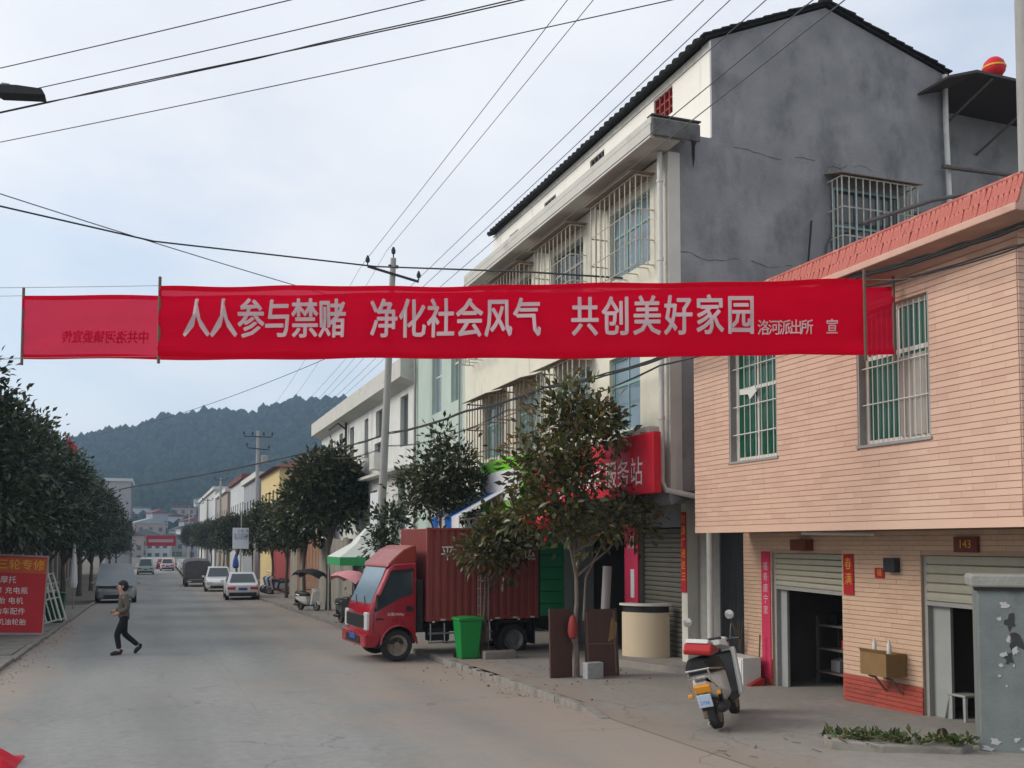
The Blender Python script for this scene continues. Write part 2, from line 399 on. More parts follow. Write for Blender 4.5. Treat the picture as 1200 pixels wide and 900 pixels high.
mat('house_pale', (.50,.51,.50), (.40,.41,.41), scale=.3, rough=.9)
mat('house_grey', (.30,.31,.32), (.24,.25,.26), scale=.3, rough=.9)
mat('house_brown', (.33,.27,.22), (.27,.22,.18), scale=.3, rough=.9)
mat('window_far', (.06,.07,.08), rough=.3)

def leaf_mat(name, dark, light, warm, transl=.25, rough=.33, spec=.5):
    m = bpy.data.materials.new(name); m.use_nodes = True; M[name] = m
    t = m.node_tree; b = t.nodes['Principled BSDF']; l = t.links.new; out = t.nodes['Material Output']
    at = t.nodes.new('ShaderNodeAttribute'); at.attribute_name = 'tint'
    rp = t.nodes.new('ShaderNodeValToRGB'); e = rp.color_ramp.elements
    e[0].position = 0; e[0].color = (*dark, 1); e[1].position = .78; e[1].color = (*light, 1)
    k = e.new(.93); k.color = (*warm, 1)
    l(at.outputs['Fac'], rp.inputs[0]); l(rp.outputs[0], b.inputs['Base Color'])
    b.inputs['Roughness'].default_value = rough; b.inputs['Specular IOR Level'].default_value = spec
    tr = t.nodes.new('ShaderNodeBsdfTranslucent'); l(rp.outputs[0], tr.inputs[0])
    mx = t.nodes.new('ShaderNodeMixShader'); mx.inputs[0].default_value = transl
    l(b.outputs[0], mx.inputs[1]); l(tr.outputs[0], mx.inputs[2]); l(mx.outputs[0], out.inputs[0])
leaf_mat('leaf_dark', (.013,.022,.011), (.044,.066,.022), (.08,.085,.032))
leaf_mat('leaf_magnolia', (.028,.036,.013), (.125,.13,.034), (.20,.10,.04))
leaf_mat('leaf_olive', (.020,.028,.011), (.075,.085,.025), (.12,.095,.032))
leaf_mat('leaf_fallen', (.06,.045,.025), (.14,.085,.045), (.2,.13,.07))
leaf_mat('leaf_weed', (.04,.07,.02), (.09,.12,.03), (.16,.12,.05))
leaf_mat('leaf_forest', (.005,.010,.007), (.022,.034,.02), (.026,.034,.02), 0, 1.0, 0.0)

# banner cloth: thin red fabric that lets light and what is behind it through
def banner_mat(name, c, clear):
    m = bpy.data.materials.new(name); m.use_nodes = True; M[name] = m
    t = m.node_tree; l = t.links.new; t.nodes.clear()
    out = t.nodes.new('ShaderNodeOutputMaterial')
    df = t.nodes.new('ShaderNodeBsdfDiffuse'); tl = t.nodes.new('ShaderNodeBsdfTranslucent'); tp = t.nodes.new('ShaderNodeBsdfTransparent')
    tc = t.nodes.new('ShaderNodeTexCoord'); n = t.nodes.new('ShaderNodeTexNoise'); n.inputs['Scale'].default_value = 3; n.inputs['Detail'].default_value = 6
    l(tc.outputs['Object'], n.inputs['Vector'])
    mx = t.nodes.new('ShaderNodeMix'); mx.data_type = 'RGBA'; mx.inputs['A'].default_value = (*c, 1); mx.inputs['B'].default_value = (c[0]*.86, c[1]*.8, c[2]*.8, 1)
    l(n.outputs['Fac'], mx.inputs['Factor']); l(mx.outputs['Result'], df.inputs[0]); l(mx.outputs['Result'], tl.inputs[0])
    a = t.nodes.new('ShaderNodeMixShader'); a.inputs[0].default_value = .5; l(df.outputs[0], a.inputs[1]); l(tl.outputs[0], a.inputs[2])
    b = t.nodes.new('ShaderNodeMixShader'); b.inputs[0].default_value = clear; l(a.outputs[0], b.inputs[1]); l(tp.outputs[0], b.inputs[2])
    tp.inputs[0].default_value = (1, .25, .32, 1)
    l(b.outputs[0], out.inputs[0])
banner_mat('banner_red', (.84, .006, .045), .16)
banner_mat('banner_red_thin', (.84, .010, .06), .15)

# ------------------------------------------------------------------ ground materials
def ground_mat(name, base, base2, dirt, dirt_edges, crack=.5, tracks=()):
    """concrete; dust gathers in bands along x = dirt_edges (position, width)"""
    m = bpy.data.materials.new(name); m.use_nodes = True; M[name] = m
    t = m.node_tree; b = t.nodes['Principled BSDF']; l = t.links.new
    ge = t.nodes.new('ShaderNodeNewGeometry'); pos = ge.outputs['Position']
    def noise(scale, detail=8, rough=.6, vec=None):
        n = t.nodes.new('ShaderNodeTexNoise'); n.inputs['Scale'].default_value = scale; n.inputs['Detail'].default_value = detail; n.inputs['Roughness'].default_value = rough
        l(vec or pos, n.inputs['Vector']); return n.outputs['Fac']
    def rng(v, a, b_, lo=0, hi=1):
        r = t.nodes.new('ShaderNodeMapRange'); r.inputs[1].default_value = a; r.inputs[2].default_value = b_; r.inputs[3].default_value = lo; r.inputs[4].default_value = hi
        l(v, r.inputs[0]); return r.outputs[0]
    def mix(f, a, b_):
        x = t.nodes.new('ShaderNodeMix'); x.data_type = 'RGBA'
        for s, v in (('Factor', f), ('A', a), ('B', b_)):
            if isinstance(v, tuple): x.inputs[s].default_value = (*v, 1)
            elif isinstance(v, float): x.inputs[s].default_value = v
            else: l(v, x.inputs[s])
        return x.outputs['Result']
    def math_(op, a, b_):
        x = t.nodes.new('ShaderNodeMath'); x.operation = op
        for i, v in enumerate((a, b_)):
            if isinstance(v, (int, float)): x.inputs[i].default_value = v
            else: l(v, x.inputs[i])
        return x.outputs[0]
    mp = t.nodes.new('ShaderNodeMapping'); mp.inputs['Scale'].default_value = (1, .22, 1); l(pos, mp.inputs[0])
    c = mix(rng(noise(.55, 8, .6, mp.outputs[0]), .35, .65), base, base2)
    c = mix(rng(noise(9, 8, .7), .35, .75, 0, .6), c, tuple(x*.72 for x in base2))
    sx = t.nodes.new('ShaderNodeSeparateXYZ'); l(pos, sx.inputs[0])
    dn = noise(.7, 9, .62)
    for (p, w) in dirt_edges:
        d = math_('ABSOLUTE', math_('SUBTRACT', sx.outputs['X'], p), 0)
        d = math_('SUBTRACT', 1.0, math_('DIVIDE', d, w))
        f = rng(math_('ADD', d, math_('MULTIPLY', math_('SUBTRACT', dn, .5), 1.7)), .1, .75, 0, .85)
        c = mix(f, c, dirt)
    # dark damp stains
    c = mix(rng(noise(1.7, 9, .65), .58, .72, 0, .35), c, tuple(x*.55 for x in base2))
    # cracks: edges of a large, warped cell pattern, broken up by a mask
    if crack:
        wv = t.nodes.new('ShaderNodeVectorMath'); wv.operation = 'ADD'
        nz = t.nodes.new('ShaderNodeTexNoise'); nz.inputs['Scale'].default_value = 1.3; nz.inputs['Detail'].default_value = 5; l(pos, nz.inputs['Vector'])
        l(pos, wv.inputs[0]); l(nz.outputs['Color'], wv.inputs[1])
        vo = t.nodes.new('ShaderNodeTexVoronoi'); vo.feature = 'DISTANCE_TO_EDGE'; vo.inputs['Scale'].default_value = .33; l(wv.outputs[0], vo.inputs['Vector'])
        ck = rng(vo.outputs['Distance'], .0015, .006, 1, 0)
        ck = math_('MULTIPLY', ck, rng(noise(.25, 3), .48, .56, 0, crack))
        c = mix(ck, c, (.06, .055, .05))
    # worn wheel tracks and slab joints
    if tracks:
        for p in tracks:
            d = math_('ABSOLUTE', math_('SUBTRACT', math_('ADD', sx.outputs['X'], math_('MULTIPLY', noise(.12, 2), .6)), p + .3), 0)
            f = math_('MULTIPLY', rng(d, .1, .55, 1, 0), rng(noise(1.2, 6, .6, mp.outputs[0]), .3, .7, .05, .32))
            c = mix(f, c, tuple(x*.66 for x in base2))
        fr = t.nodes.new('ShaderNodeMath'); fr.operation = 'PINGPONG'; fr.inputs[1].default_value = 2.6
        l(math_('ADD', sx.outputs['Y'], math_('MULTIPLY', noise(3, 3), .05)), fr.inputs[0])
        c = mix(math_('MULTIPLY', rng(fr.outputs[0], .008, .022, 1, 0), rng(noise(.8, 4), .42, .62, 0, .3)), c, (.13,.125,.115))
        d = math_('ABSOLUTE', math_('SUBTRACT', sx.outputs['X'], math_('ADD', 1.32, math_('MULTIPLY', noise(2, 3), .05))), 0)
        c = mix(math_('MULTIPLY', rng(d, .006, .02, 1, 0), rng(noise(.6, 4), .42, .62, 0, .3)), c, (.13,.125,.115))
    l(c, b.inputs['Base Color'])
    b.inputs['Roughness'].default_value = .88; b.inputs['Specular IOR Level'].default_value = .22
    bp = t.nodes.new('ShaderNodeBump'); bp.inputs['Strength'].default_value = .25; bp.inputs['Distance'].default_value = .02
    l(noise(40, 8, .7), bp.inputs['Height']); l(bp.outputs[0], b.inputs['Normal'])
ground_mat('road_concrete', (.295,.297,.282), (.228,.231,.219), (.30,.245,.20), ((5.8, 4.6), (-2.9, 1.6)), .4, (-1.4, .2, 2.3, 3.9))
ground_mat('pave_concrete', (.30,.28,.25), (.245,.228,.203), (.25,.205,.165), ((5.3, 1.0),), .3)
ground_mat('earth', (.16,.145,.115), (.12,.11,.085), (.14,.12,.09), ((0, 1),), 0)

def sheet(name, xs, ys, hf, material):
    mb = MB()
    nx, ny = len(xs), len(ys)
    mb.v = [(x, y, hf(x, y)) for y in ys for x in xs]
    mb.f = [(j*nx+i, j*nx+i+1, (j+1)*nx+i+1, (j+1)*nx+i) for j in range(ny-1) for i in range(nx-1)]
    mb.mi = [0]*len(mb.f)
    return kind(mb.build(name, material, smooth=True, fix=False), 'structure')
def frange(a, b, n): return [a + (b-a)*i/n for i in range(n+1)]
YL = frange(-6, 60, 66) + frange(62, 110, 24) + frange(115, 300, 37)
sheet('ground', [-620, -200, -60, -20, -9, -5, 0, 5, 10, 20, 60, 200, 620], [-60, -6] + YL + [350, 500, 940], lambda x, y: G(max(-6, y)) - .14, 'earth')
sheet('road', [-2.75, -1, 1, 3, 4.4, 5.33, 5.46], YL, lambda x, y: G(y), 'road_concrete')
rv = random.Random(4)
PX = [5.44, 5.7, 6.0, 6.3, 6.6, 7.0, 7.5, 8.0, 8.7, 9.6, 13, 17]
sheet('pavement', PX, frange(-4, 11, 30) + frange(11.2, 12.4, 12) + frange(13, 64, 51) + frange(68, 110, 14), lambda x, y: GP(x, y), 'pave_concrete')

# kerb stones of both sides: a piece each
kerb_r = kind(thing('kerb', 'k', 'k', (5.39, 12.1, G(12.1))), 'structure')
for k in ('label', 'category'): del kerb_r[k]
y = 12.08; i = 0
while y < 62:
    ln = rv.uniform(.7, .95) if y < 30 else 2.0
    h = .112 + rv.uniform(-.012, .006); dx = rv.uniform(-.012, .012)
    broken = 14.9 < y < 17.6
    mb = MB(); n = 4 if y < 20 else 1
    for s in range(n):
        a, b_ = y + ln*s/n, y + ln*(s+1)/n
        hh = h - (rv.uniform(0, .05) if broken else rv.uniform(0, .008))
        w0 = 5.325 + dx + (rv.uniform(0, .03) if broken else 0)
        mb.box(w0, 5.455 + dx, a, b_ - (.006 if s == n-1 else 0), G(y) - .1, G(y + ln/2) + hh)
    mb.build('kerb_stone', 'kerb', kerb_r, world=True, bevel=.008 if y < 22 else 0)
    y += ln + .004; i += 1
MB().add([(5.325, 11.35, G(11.3)-.1), (5.46, 11.35, G(11.3)-.1), (5.46, 12.078, G(12)-.1), (5.325, 12.078, G(12)-.1), (5.33, 11.35, G(11.35)+.004), (5.46, 11.35, G(11.35)+.01), (5.46, 12.078, G(12)+.108), (5.325, 12.078, G(12)+.108)], [(0,3,2,1),(4,5,6,7),(0,1,5,4),(1,2,6,5),(2,3,7,6),(3,0,4,7)]).build('kerb_stone', 'kerb', kerb_r, world=True)
kerb_l = kind(thing('kerb', 'k', 'k', (-2.66, 14, G(14))), 'structure')
for k in ('label', 'category'): del kerb_l[k]
y = 13.0
while y < 90:
    ln = rv.uniform(.8, 1.0) if y < 34 else 2.5
    h = .085 + rv.uniform(-.02, .006); dx = rv.uniform(-.02, .02)
    MB().box(-2.74 + dx, -2.6 + dx, y, y + ln - .012, G(y) - .1, G(y + ln/2) + h).build('kerb_stone', 'kerb', kerb_l, world=True, bevel=.008 if y < 30 else 0)
    y += ln + .006
# left pavement: concrete slabs with open joints
sheet('pavement', [-16, -9, -7.6, -5.5, -4, -2.72], YL[10:100], lambda x, y: GP(-3, y) - .05, 'earth')
slab_root = kind(thing('paving', 'k', 'k', (-4.2, 16, GP(-3, 16))), 'structure')
for k in ('label', 'category'): del slab_root[k]
y = 12.0
while y < 48:
    ln = 1.25 if y < 34 else 2.4
    x = -2.75 + rv.uniform(-.02, .02)
    for c in range(3):
        w = 1.25
        t = rv.uniform(-.014, .014); t2 = rv.uniform(-.012, .012)
        z = GP(-3, y + ln/2); j = .022
        mb = MB().box(x - w + j, x, y, y + ln - j, z - .09, z)
        for q in (4, 5, 6, 7):
            v = mb.v[q]; mb.v[q] = (v[0] + rv.uniform(-.01, .01), v[1] + rv.uniform(-.01, .01), G(v[1]) + .075 + (t if v[0] < x - .5 else t2))
        mb.build('paving_slab', 'slab', slab_root, world=True)
        x -= w + rv.uniform(0, .012)
    y += ln

# ------------------------------------------------------------------ hill, forest
def skyline(x):
    X = [-420, -160, -100, -52, 3, 58, 97, 132, 200, 330, 620]
    Z = [12, 30, 42, 63.5, 76, 86.5, 96, 96, 80, 52, 24]
    return float(np.interp(x, X, Z))
def hillz(x, y):
    t = (y - 290) / (640 - 290)
    if t <= 0: return -3.5
    s = t ** 1.55 if t < 1 else 1 - .25 * (t - 1)
    w = 1.6*math.sin(x*.043 + y*.021) + 1.2*math.sin(x*.09 - y*.05) + .8*math.sin(x*.17 + 1)
    return -3.5 + (skyline(x) + 1.0) * s + w * min(1, t*2)
sheet('hill', frange(-600, 600, 90), frange(286, 900, 60), hillz, 'hill_soil')

def attr_tint(me, vals):
    a = me.attributes.new('tint', 'FLOAT', 'FACE'); a.data.foreach_set('value', vals)
def forest():
    rg = np.random.default_rng(5)
    ico = bmesh.new(); bmesh.ops.create_icosphere(ico, subdivisions=1, radius=1)
    iv = np.array([v.co[:] for v in ico.verts]); fi = np.array([[v.index for v in f.verts] for f in ico.faces]); ico.free()
    big = bmesh.new(); bmesh.ops.create_icosphere(big, subdivisions=2, radius=1)
    V, F, T = [], [], []; off = 0
    pts = []
    for _ in range(11000): pts.append((rg.uniform(-130, 230), 640 - 290 * rg.uniform(0, 1)**1.1 + 8, 1))
    for _ in range(320): pts.append((rg.uniform(-130, 230), rg.uniform(630, 648), rg.uniform(.5, 1.7)))
    for _ in range(1500): pts.append((rg.uniform(-560, 560), rg.uniform(440, 660), 1.5))
    for (x, y, s) in pts:
        if rg.uniform() < .25 and y < 420: continue
        r = rg.uniform(1.3, 2.7) * s; h = r * rg.uniform(.9, 1.7)
        v = iv * (1 + rg.uniform(-.2, .2, (len(iv), 1)))
        V.append(v * np.array([r, r, h]) + np.array([x, y, hillz(x, y) + h*.55])); F.append(fi + off); off += len(iv)
        T.append(np.full(len(fi), rg.uniform(0, .9)))
    V = np.concatenate(V); F = np.concatenate(F); T = np.concatenate(T)
    me = bpy.data.meshes.new('forest'); me.vertices.add(len(V)); me.vertices.foreach_set('co', V.ravel())
    me.loops.add(F.size); me.loops.foreach_set('vertex_index', F.ravel().astype(np.int32))
    me.polygons.add(len(F)); me.polygons.foreach_set('loop_start', np.arange(0, F.size, 3, dtype=np.int32))
    me.update(calc_edges=True); me.shade_smooth(); attr_tint(me, T); me.materials.append(M['leaf_forest'])
    o = bpy.data.objects.new('forest', me); COL.objects.link(o)
    tag(kind(o, 'stuff'), 'dense dark green forest covering the far hill', 'forest')
    big.free()
forest()

# ------------------------------------------------------------------ wall helpers
def wall_x(mb, X0, X1, y0, y1, z0, z1, holes=()):
    """slab between X0..X1 with rectangular holes (y0,y1,z0,z1)"""
    es = sorted({y0, y1, *[h[0] for h in holes], *[h[1] for h in holes]})
    for a, b in zip(es, es[1:]):
        if b - a < 1e-6: continue
        hs = sorted([(h[2], h[3]) for h in holes if h[0] < (a+b)/2 < h[1]])
        z = z0
        for (p, q) in hs:
            if p > z: mb.box(X0, X1, a, b, z, p)
            z = q
        if z < z1: mb.box(X0, X1, a, b, z, z1)
    return mb
def tiles_x(name, parent, X, y0, y1, z0, z1, th, tw, holes, material, depth=.012, seed=1):
    """courses of long tiles on a wall that faces -x; real pieces, too small to pick apart one by one"""
    rg = np.random.default_rng(seed); V, F, T = [], [], []; off = 0
    rows = int((z1 - z0) / th)
    th = (z1 - z0) / rows
    for r in range(rows):
        za, zb = z0 + r*th + .004, z0 + (r+1)*th - .004
        y = y0 - (tw/2 if r % 2 else 0)
        while y < y1:
            a, b = max(y0, y + .0006), min(y1, y + tw - .0006); y += tw
            if b - a < .02: continue
            segs = [(a, b)]
            for h in holes:
                if zb > h[2] and za < h[3]:
                    ns = []
                    for (p, q) in segs:
                        if q <= h[0] or p >= h[1]: ns.append((p, q)); continue
                        if p < h[0]: ns.append((p, h[0]))
                        if q > h[1]: ns.append((h[1], q))
                    segs = ns
            for (p, q) in segs:
                if q - p < .012: continue
                d = X - depth + rg.uniform(-.0008, .0008); tl = rg.uniform(-.001, .001)
                V += [(d+tl, p, za), (d-tl, q, za), (d-tl, q, zb), (d+tl, p, zb), (X, p, za), (X, q, za), (X, q, zb), (X, p, zb)]
                F += [(off, off+3, off+2, off+1), (off, off+4, off+7, off+3), (off+1, off+2, off+6, off+5), (off+3, off+7, off+6, off+2), (off, off+1, off+5, off+4)]
                T += [rg.uniform(0, 1)**2]*5; off += 8
    mb = MB(); mb.v = V; mb.f = F; mb.mi = [0]*len(F)
    o = mb.build(name, material, parent, world=True, fix=False)
    attr_tint(o.data, T)
    return kind(o, 'stuff')
def win_x(parent, X, y0, y1, z0, z1, glass='glass_dark', fr='frame_white', cols=2, transom=None, fw=.05, depth=.1, name='window'):
    """window in a wall facing -x: frame set back by depth, panes in it"""
    Xf = X + depth
    mb = MB()
    mb.box(Xf, Xf+.05, y0, y0+fw, z0, z1); mb.box(Xf, Xf+.05, y1-fw, y1, z0, z1)
    mb.box(Xf+.002, Xf+.048, y0+fw, y1-fw, z0, z0+fw); mb.box(Xf+.002, Xf+.048, y0+fw, y1-fw, z1-fw, z1)
    yy = [y0+fw + (y1-y0-2*fw)*k/cols for k in range(cols+1)]
    zz = [z0+fw] + ([transom] if transom else []) + [z1-fw]
    for q in yy[1:-1]: mb.box(Xf+.006, Xf+.044, q-.022, q+.022, z0+fw, z1-fw)
    if transom:
        for a, b in zip(yy, yy[1:]): mb.box(Xf+.004, Xf+.046, a+(.022 if a > yy[0] else 0), b-(.022 if b < yy[-1] else 0), transom-.025, transom+.025)
    f = mb.build(name, fr, parent, world=True)
    for a, b in zip(yy, yy[1:]):
        for c, d in zip(zz, zz[1:]):
            p = MB().box(Xf+.02, Xf+.028, a+.005, b-.005, c+.005, d-.005).build('pane', glass, None, world=False)
            p.location = p.location - parent.location - f.location; p.parent = f
    return f
def cage_x(parent, X, y0, y1, z0, z1, out, nb, bars='bar_pale', roof=None, slope=.12, rails=(.35, .7), r=.011, belly=0):
    """burglar cage on a wall facing -x"""
    mb = MB(); Xo = X - out
    for k in range(nb + 1):
        y = y0 + (y1-y0)*k/nb
        mb.tube([(Xo, y, z0), (Xo, y, z1)], r, 4)
    for z in [z0, z1] + [z0 + (z1-z0)*q for q in rails]:
        mb.tube([(X, y0, z), (Xo, y0, z), (Xo, y1, z), (X, y1, z)], r*1.2, 4)
    for e in (y0, y1):
        for k in range(1, 3):
            x = X - out*k/3; mb.tube([(x, e, z0), (x, e, z1)], r, 4)
    for k in range(1, nb, 2):
        y = y0 + (y1-y0)*k/nb; mb.tube([(X, y, z0), (Xo, y, z0)], r, 4)
    c = mb.build('window_cage', bars, parent, world=True)
    if roof:
        m2 = MB(); 
        m2.prism([(X, z1+slope), (Xo-.12, z1+.02), (Xo-.12, z1+.032), (X, z1+slope+.012)], 'y', y0-.08, y1+.08)
        m2.build('window_hood', roof, parent, world=True)
    return c

# ------------------------------------------------------------------ pink tiled house
pk = thing('tiled_house', 'two-storey pink tiled house with red cornice and roller shutter doors under its overhang', 'house', (9.5, 10.1, GP(9, 10)))
PW = [(11.02, 12.18, 3.17, 4.85), (8.27, 9.43, 3.15, 4.72)]
mb = wall_x(MB(), 7.8, 8.0, 7.12, 13.15, 2.25, 5.35, PW)
mb.box(8.0, 13, 7.12, 7.32, 2.25, 5.35); mb.box(8.0, 13, 12.95, 13.15, 2.25, 5.35)
mb.build('upper_wall', 'grout_pink', pk, world=True)
tiles_x('wall_tile', pk, 7.8, 7.12, 13.15, 2.26, 5.1, .069, .30, PW, 'tile_pink', seed=2)
def tiles_y(name, parent, Y, x0, x1, z0, z1, th, tw, material, seed=1):
    o = tiles_x(name, parent, 0, x0, x1, z0, z1, th, tw, (), material, seed=seed)
    # turn a wall facing -x into one facing -y at Y
    me = o.data
    off = Vector(o.location) + Vector(parent.location)
    for v in me.vertices:
        w = v.co + off
        v.co = Vector((w.y, Y + w.x, w.z)) - off
    me.flip_normals()
    return o
tiles_y('wall_tile', pk, 7.12, 7.8, 13, 2.26, 5.1, .068, .235, 'tile_pink', 7)
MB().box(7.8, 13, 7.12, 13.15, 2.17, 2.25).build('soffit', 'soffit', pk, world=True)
MB().box(7.79, 7.86, 7.11, 13.16, 2.16, 2.255).build('soffit_edge', 'tile_pink', pk, world=True)
mb = MB(); mb.prism([(7.79, 5.02), (7.79, 5.085), (7.43, 5.085), (7.43, 5.16), (7.47, 5.17), (7.56, 5.43), (8.2, 5.45), (8.2, 5.02)], 'y', 6.78, 13.2)
mb.prism([(7.11, 5.02), (7.11, 5.085), (6.78, 5.085), (6.78, 5.16), (6.82, 5.17), (6.88, 5.43), (7.4, 5.45), (7.4, 5.02)], 'x', 8.2, 13)
mb.build('cornice', 'cornice_band', pk, world=True, bevel=.01)
# two courses of red scale tiles on the cornice slope
ct = random.Random(14); cme = None
for (xa, za) in ((7.445, 5.155), (7.49, 5.29)):
    for k in range(106):
        y = 6.80 + k*.0605
        if cme is None:
            o = MB().prism([(-.029, .0), (.029, .0), (.0295, .10), (.018, .155), (-.018, .155), (-.0295, .10)], 'x', -.008, .008).build('cornice_tile', 'cornice_red', pk); cme = o.data
        else:
            o = bpy.data.objects.new('cornice_tile', cme); COL.objects.link(o); o.parent = pk
        o.location = Vector((xa + ct.uniform(-.004, .004), y, za + ct.uniform(-.004, .004))) - pk.location
        o.rotation_euler = (ct.uniform(-.04, .04), R(17) + ct.uniform(-.05, .05), 0)
MB().tube([(7.565, 6.82, 5.455), (7.565, 10.0, 5.46), (7.565, 13.2, 5.455)], .028, 8).build('cornice_ridge', 'cornice_red', pk, world=True, smooth=True)
MB().box(8.0, 13, 7.32, 12.95, 5.3, 5.36).build('roof', 'cement', pk, world=True)
# ground floor, set back
D1 = (10.95, 12.56); D2 = (7.5, 9.5)
holes = [(D1[0], D1[1], -.5, 1.86), (D2[0], D2[1], -.5, 1.86)]
wall_x(MB(), 8.75, 8.93, 7.12, 13.3, -.5, 2.17, holes).build('ground_wall', 'grout_tan', pk, world=True)
tiles_x('wall_tile', pk, 8.75, 7.12, 13.3, .27, 2.16, .06, .2, [(D1[0], D1[1], -.5, 1.86), (D2[0], D2[1], -.5, 1.86)], 'tile_tan', seed=4)
tiles_x('wall_tile', pk, 8.75, 7.12, 13.3, -.2, .265, .055, .2, [(D1[0], D1[1], -.5, 1.86), (D2[0], D2[1], -.5, 1.86)], 'tile_red', .02, 5)
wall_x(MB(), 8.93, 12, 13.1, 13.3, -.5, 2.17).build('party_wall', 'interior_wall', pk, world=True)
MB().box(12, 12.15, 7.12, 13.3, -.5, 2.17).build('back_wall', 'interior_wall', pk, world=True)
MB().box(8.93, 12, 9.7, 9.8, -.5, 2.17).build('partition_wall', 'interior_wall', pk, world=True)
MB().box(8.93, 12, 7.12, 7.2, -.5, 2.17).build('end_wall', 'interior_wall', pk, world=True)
def shutter(parent, X, y0, y1, zt, zb, tilt=0, n=None, name='roller_shutter', material='shutter', sh=.085):
    """rolled-down steel curtain; each slat a piece"""
    r = bpy.data.objects.new(name, None); COL.objects.link(r); r.parent = parent
    c = Vector((X, (y0+y1)/2, zb)); r.location = c - parent.location
    n = int(round((zt - zb) / sh)); h = (zt - zb) / n
    me = None
    for k in range(n):
        if me is None:
            mb = MB(); mb.prism([(0, 0), (-.018, .012), (-.022, h*.5), (-.018, h-.012), (0, h-.004), (.006, h-.004), (.006, 0)], 'y', -(y1-y0)/2, (y1-y0)/2)
            o = mb.build('slat', material, r); me = o.data; base = o.location.copy()
        else:
            o = bpy.data.objects.new('slat', me); COL.objects.link(o); o.parent = r
        o.location = base + Vector((0, 0, k*h)); o.rotation_euler = (tilt*(1 - k/n), 0, 0)
    if zt - zb < 1.2:
        o = MB().box(-.03, .02, -(y1-y0)/2, (y1-y0)/2, -.05, 0).build('bottom_rail', 'frame_grey', r); o.rotation_euler = (tilt, 0, 0)
    return r
shutter(pk, 8.80, D1[0]+.04, D1[1]-.04, 1.86, 1.36, .02)
shutter(pk, 8.80, D2[0]+.04, D2[1]-.04, 1.86, 1.30, .01, sh=.11)
MB().box(8.78, 8.9, D1[1]-.06, D1[1]-.002, -.3, 1.855).build('door_track', 'frame_grey', pk, world=True)
MB().box(8.78, 8.9, D1[0]+.002, D1[0]+.05, -.3, 1.855).build('door_track', 'frame_grey', pk, world=True)
MB().box(8.78, 8.9, D2[1]-.06, D2[1]-.002, -.3, 1.855).build('door_track', 'frame_grey', pk, world=True)
MB().box(8.85, 8.89, D1[1]-.22, D1[1]-.06, -.15, 1.36).build('door_leaf', 'door_panel', pk, world=True)
MB().box(8.85, 8.89, D2[1]-.34, D2[1]-.06, -.13, 1.30).build('door_leaf', 'door_panel', pk, world=True)
# upper windows
def bars_x(parent, X, y0, y1, z0, z1, n, rails, material='frame_white', r=.008):
    mb = MB()
    for k in range(1, n): mb.tube([(X, y0+(y1-y0)*k/n, z0), (X, y0+(y1-y0)*k/n, z1)], r, 5)
    for z in rails: mb.tube([(X-.01, y0, z), (X-.01, y1, z)], r*1.1, 5)
    return mb.build('window_bars', material, parent, world=True)
def curtain_x(parent, X, y0, y1, z0, z1, material, folds=9, amp=.02):
    mb = MB(); n = folds*6
    for k in range(n+1):
        y = y0+(y1-y0)*k/n; x = X + amp*math.sin(k/6*2*math.pi) + amp*.4*math.sin(k*.9)
        mb.v += [(x, y, z0), (x + amp*.3*math.sin(k*.5), y, z1)]
    for k in range(n): mb.f.append((2*k, 2*k+2, 2*k+3, 2*k+1)); mb.mi.append(0)
    return mb.build('curtain', material, parent, world=True, smooth=True, fix=False)
for (w, cu) in ((PW[0], 'curtain_green'), (PW[1], 'curtain_green')):
    mb = MB(); mb.box(7.795, 8.0, w[0]-.0, w[0]+.03, w[2], w[3]); mb.box(7.795, 8.0, w[1]-.03, w[1], w[2], w[3]); mb.box(7.77, 8.0, w[0]-.02, w[1]+.02, w[2]-.035, w[2]-.002)
    mb.build('window_reveal', 'frame_grey', pk, world=True)
    tr = w[2] + 1.02
    win_x(pk, 7.8, w[0]+.03, w[1]-.03, w[2], w[3], 'glass_green', 'frame_white', 2, tr, .055, .09)
bars_x(pk, 7.85, 11.05, 12.15, 3.19, 4.83, 8, (3.55, 3.95, 4.5))
bars_x(pk, 7.85, 8.30, 9.40, 3.17, 4.7, 13, (3.62, 4.05), r=.007)
curtain_x(pk, 7.872, 8.33, 8.82, 3.2, 4.1, 'curtain_grey', 7, .012)
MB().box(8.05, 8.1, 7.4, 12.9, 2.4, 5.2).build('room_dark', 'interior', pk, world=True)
# loose white plastic scraps caught on the window bars
tag(MB().prism([(11.55, 4.12), (11.72, 4.02), (11.76, 4.1), (11.98, 4.12), (11.95, 4.19), (11.75, 4.17), (11.6, 4.21)], 'x', 7.835, 7.842).build('plastic_scrap', 'cloth_white'), 'scrap of pale plastic caught on the bars of the narrow green window', 'scrap')
# lamp tube under the soffit
MB().tube([(8.1, 10.95, 2.14), (8.62, 10.15, 2.12)], .022, 8).build('soffit_lamp', 'frame_white', pk, world=True)
MB().box(8.6, 8.74, 11.55, 11.9, 1.9, 2.06).build('door_plaque', 'plaque', pk, world=True)
o = MB().box(8.69, 8.735, 8.58, 8.92, 1.9, 2.08).build('number_plaque', 'plaque', pk, world=True)
text_mesh('plaque_number', '143', 'letter_gold', .13, .02, 1, 1, frame((8.686, 8.75, 1.99), (0,-1,0), (0,0,1)), pk)
MB().box(8.64, 8.735, 9.84, 10.04, 1.64, 1.82).build('meter_box', 'meter_box', pk, world=True, bevel=.008)
MB().box(8.725, 8.733, 10.12, 10.29, 1.56, 1.69).build('red_notice', 'couplet_red', pk, world=True)
text_mesh('notice_text', '福', 'letter_gold', .09, .0, 1, 1, frame((8.722, 10.205, 1.625), (0,-1,0), (0,0,1)), pk)
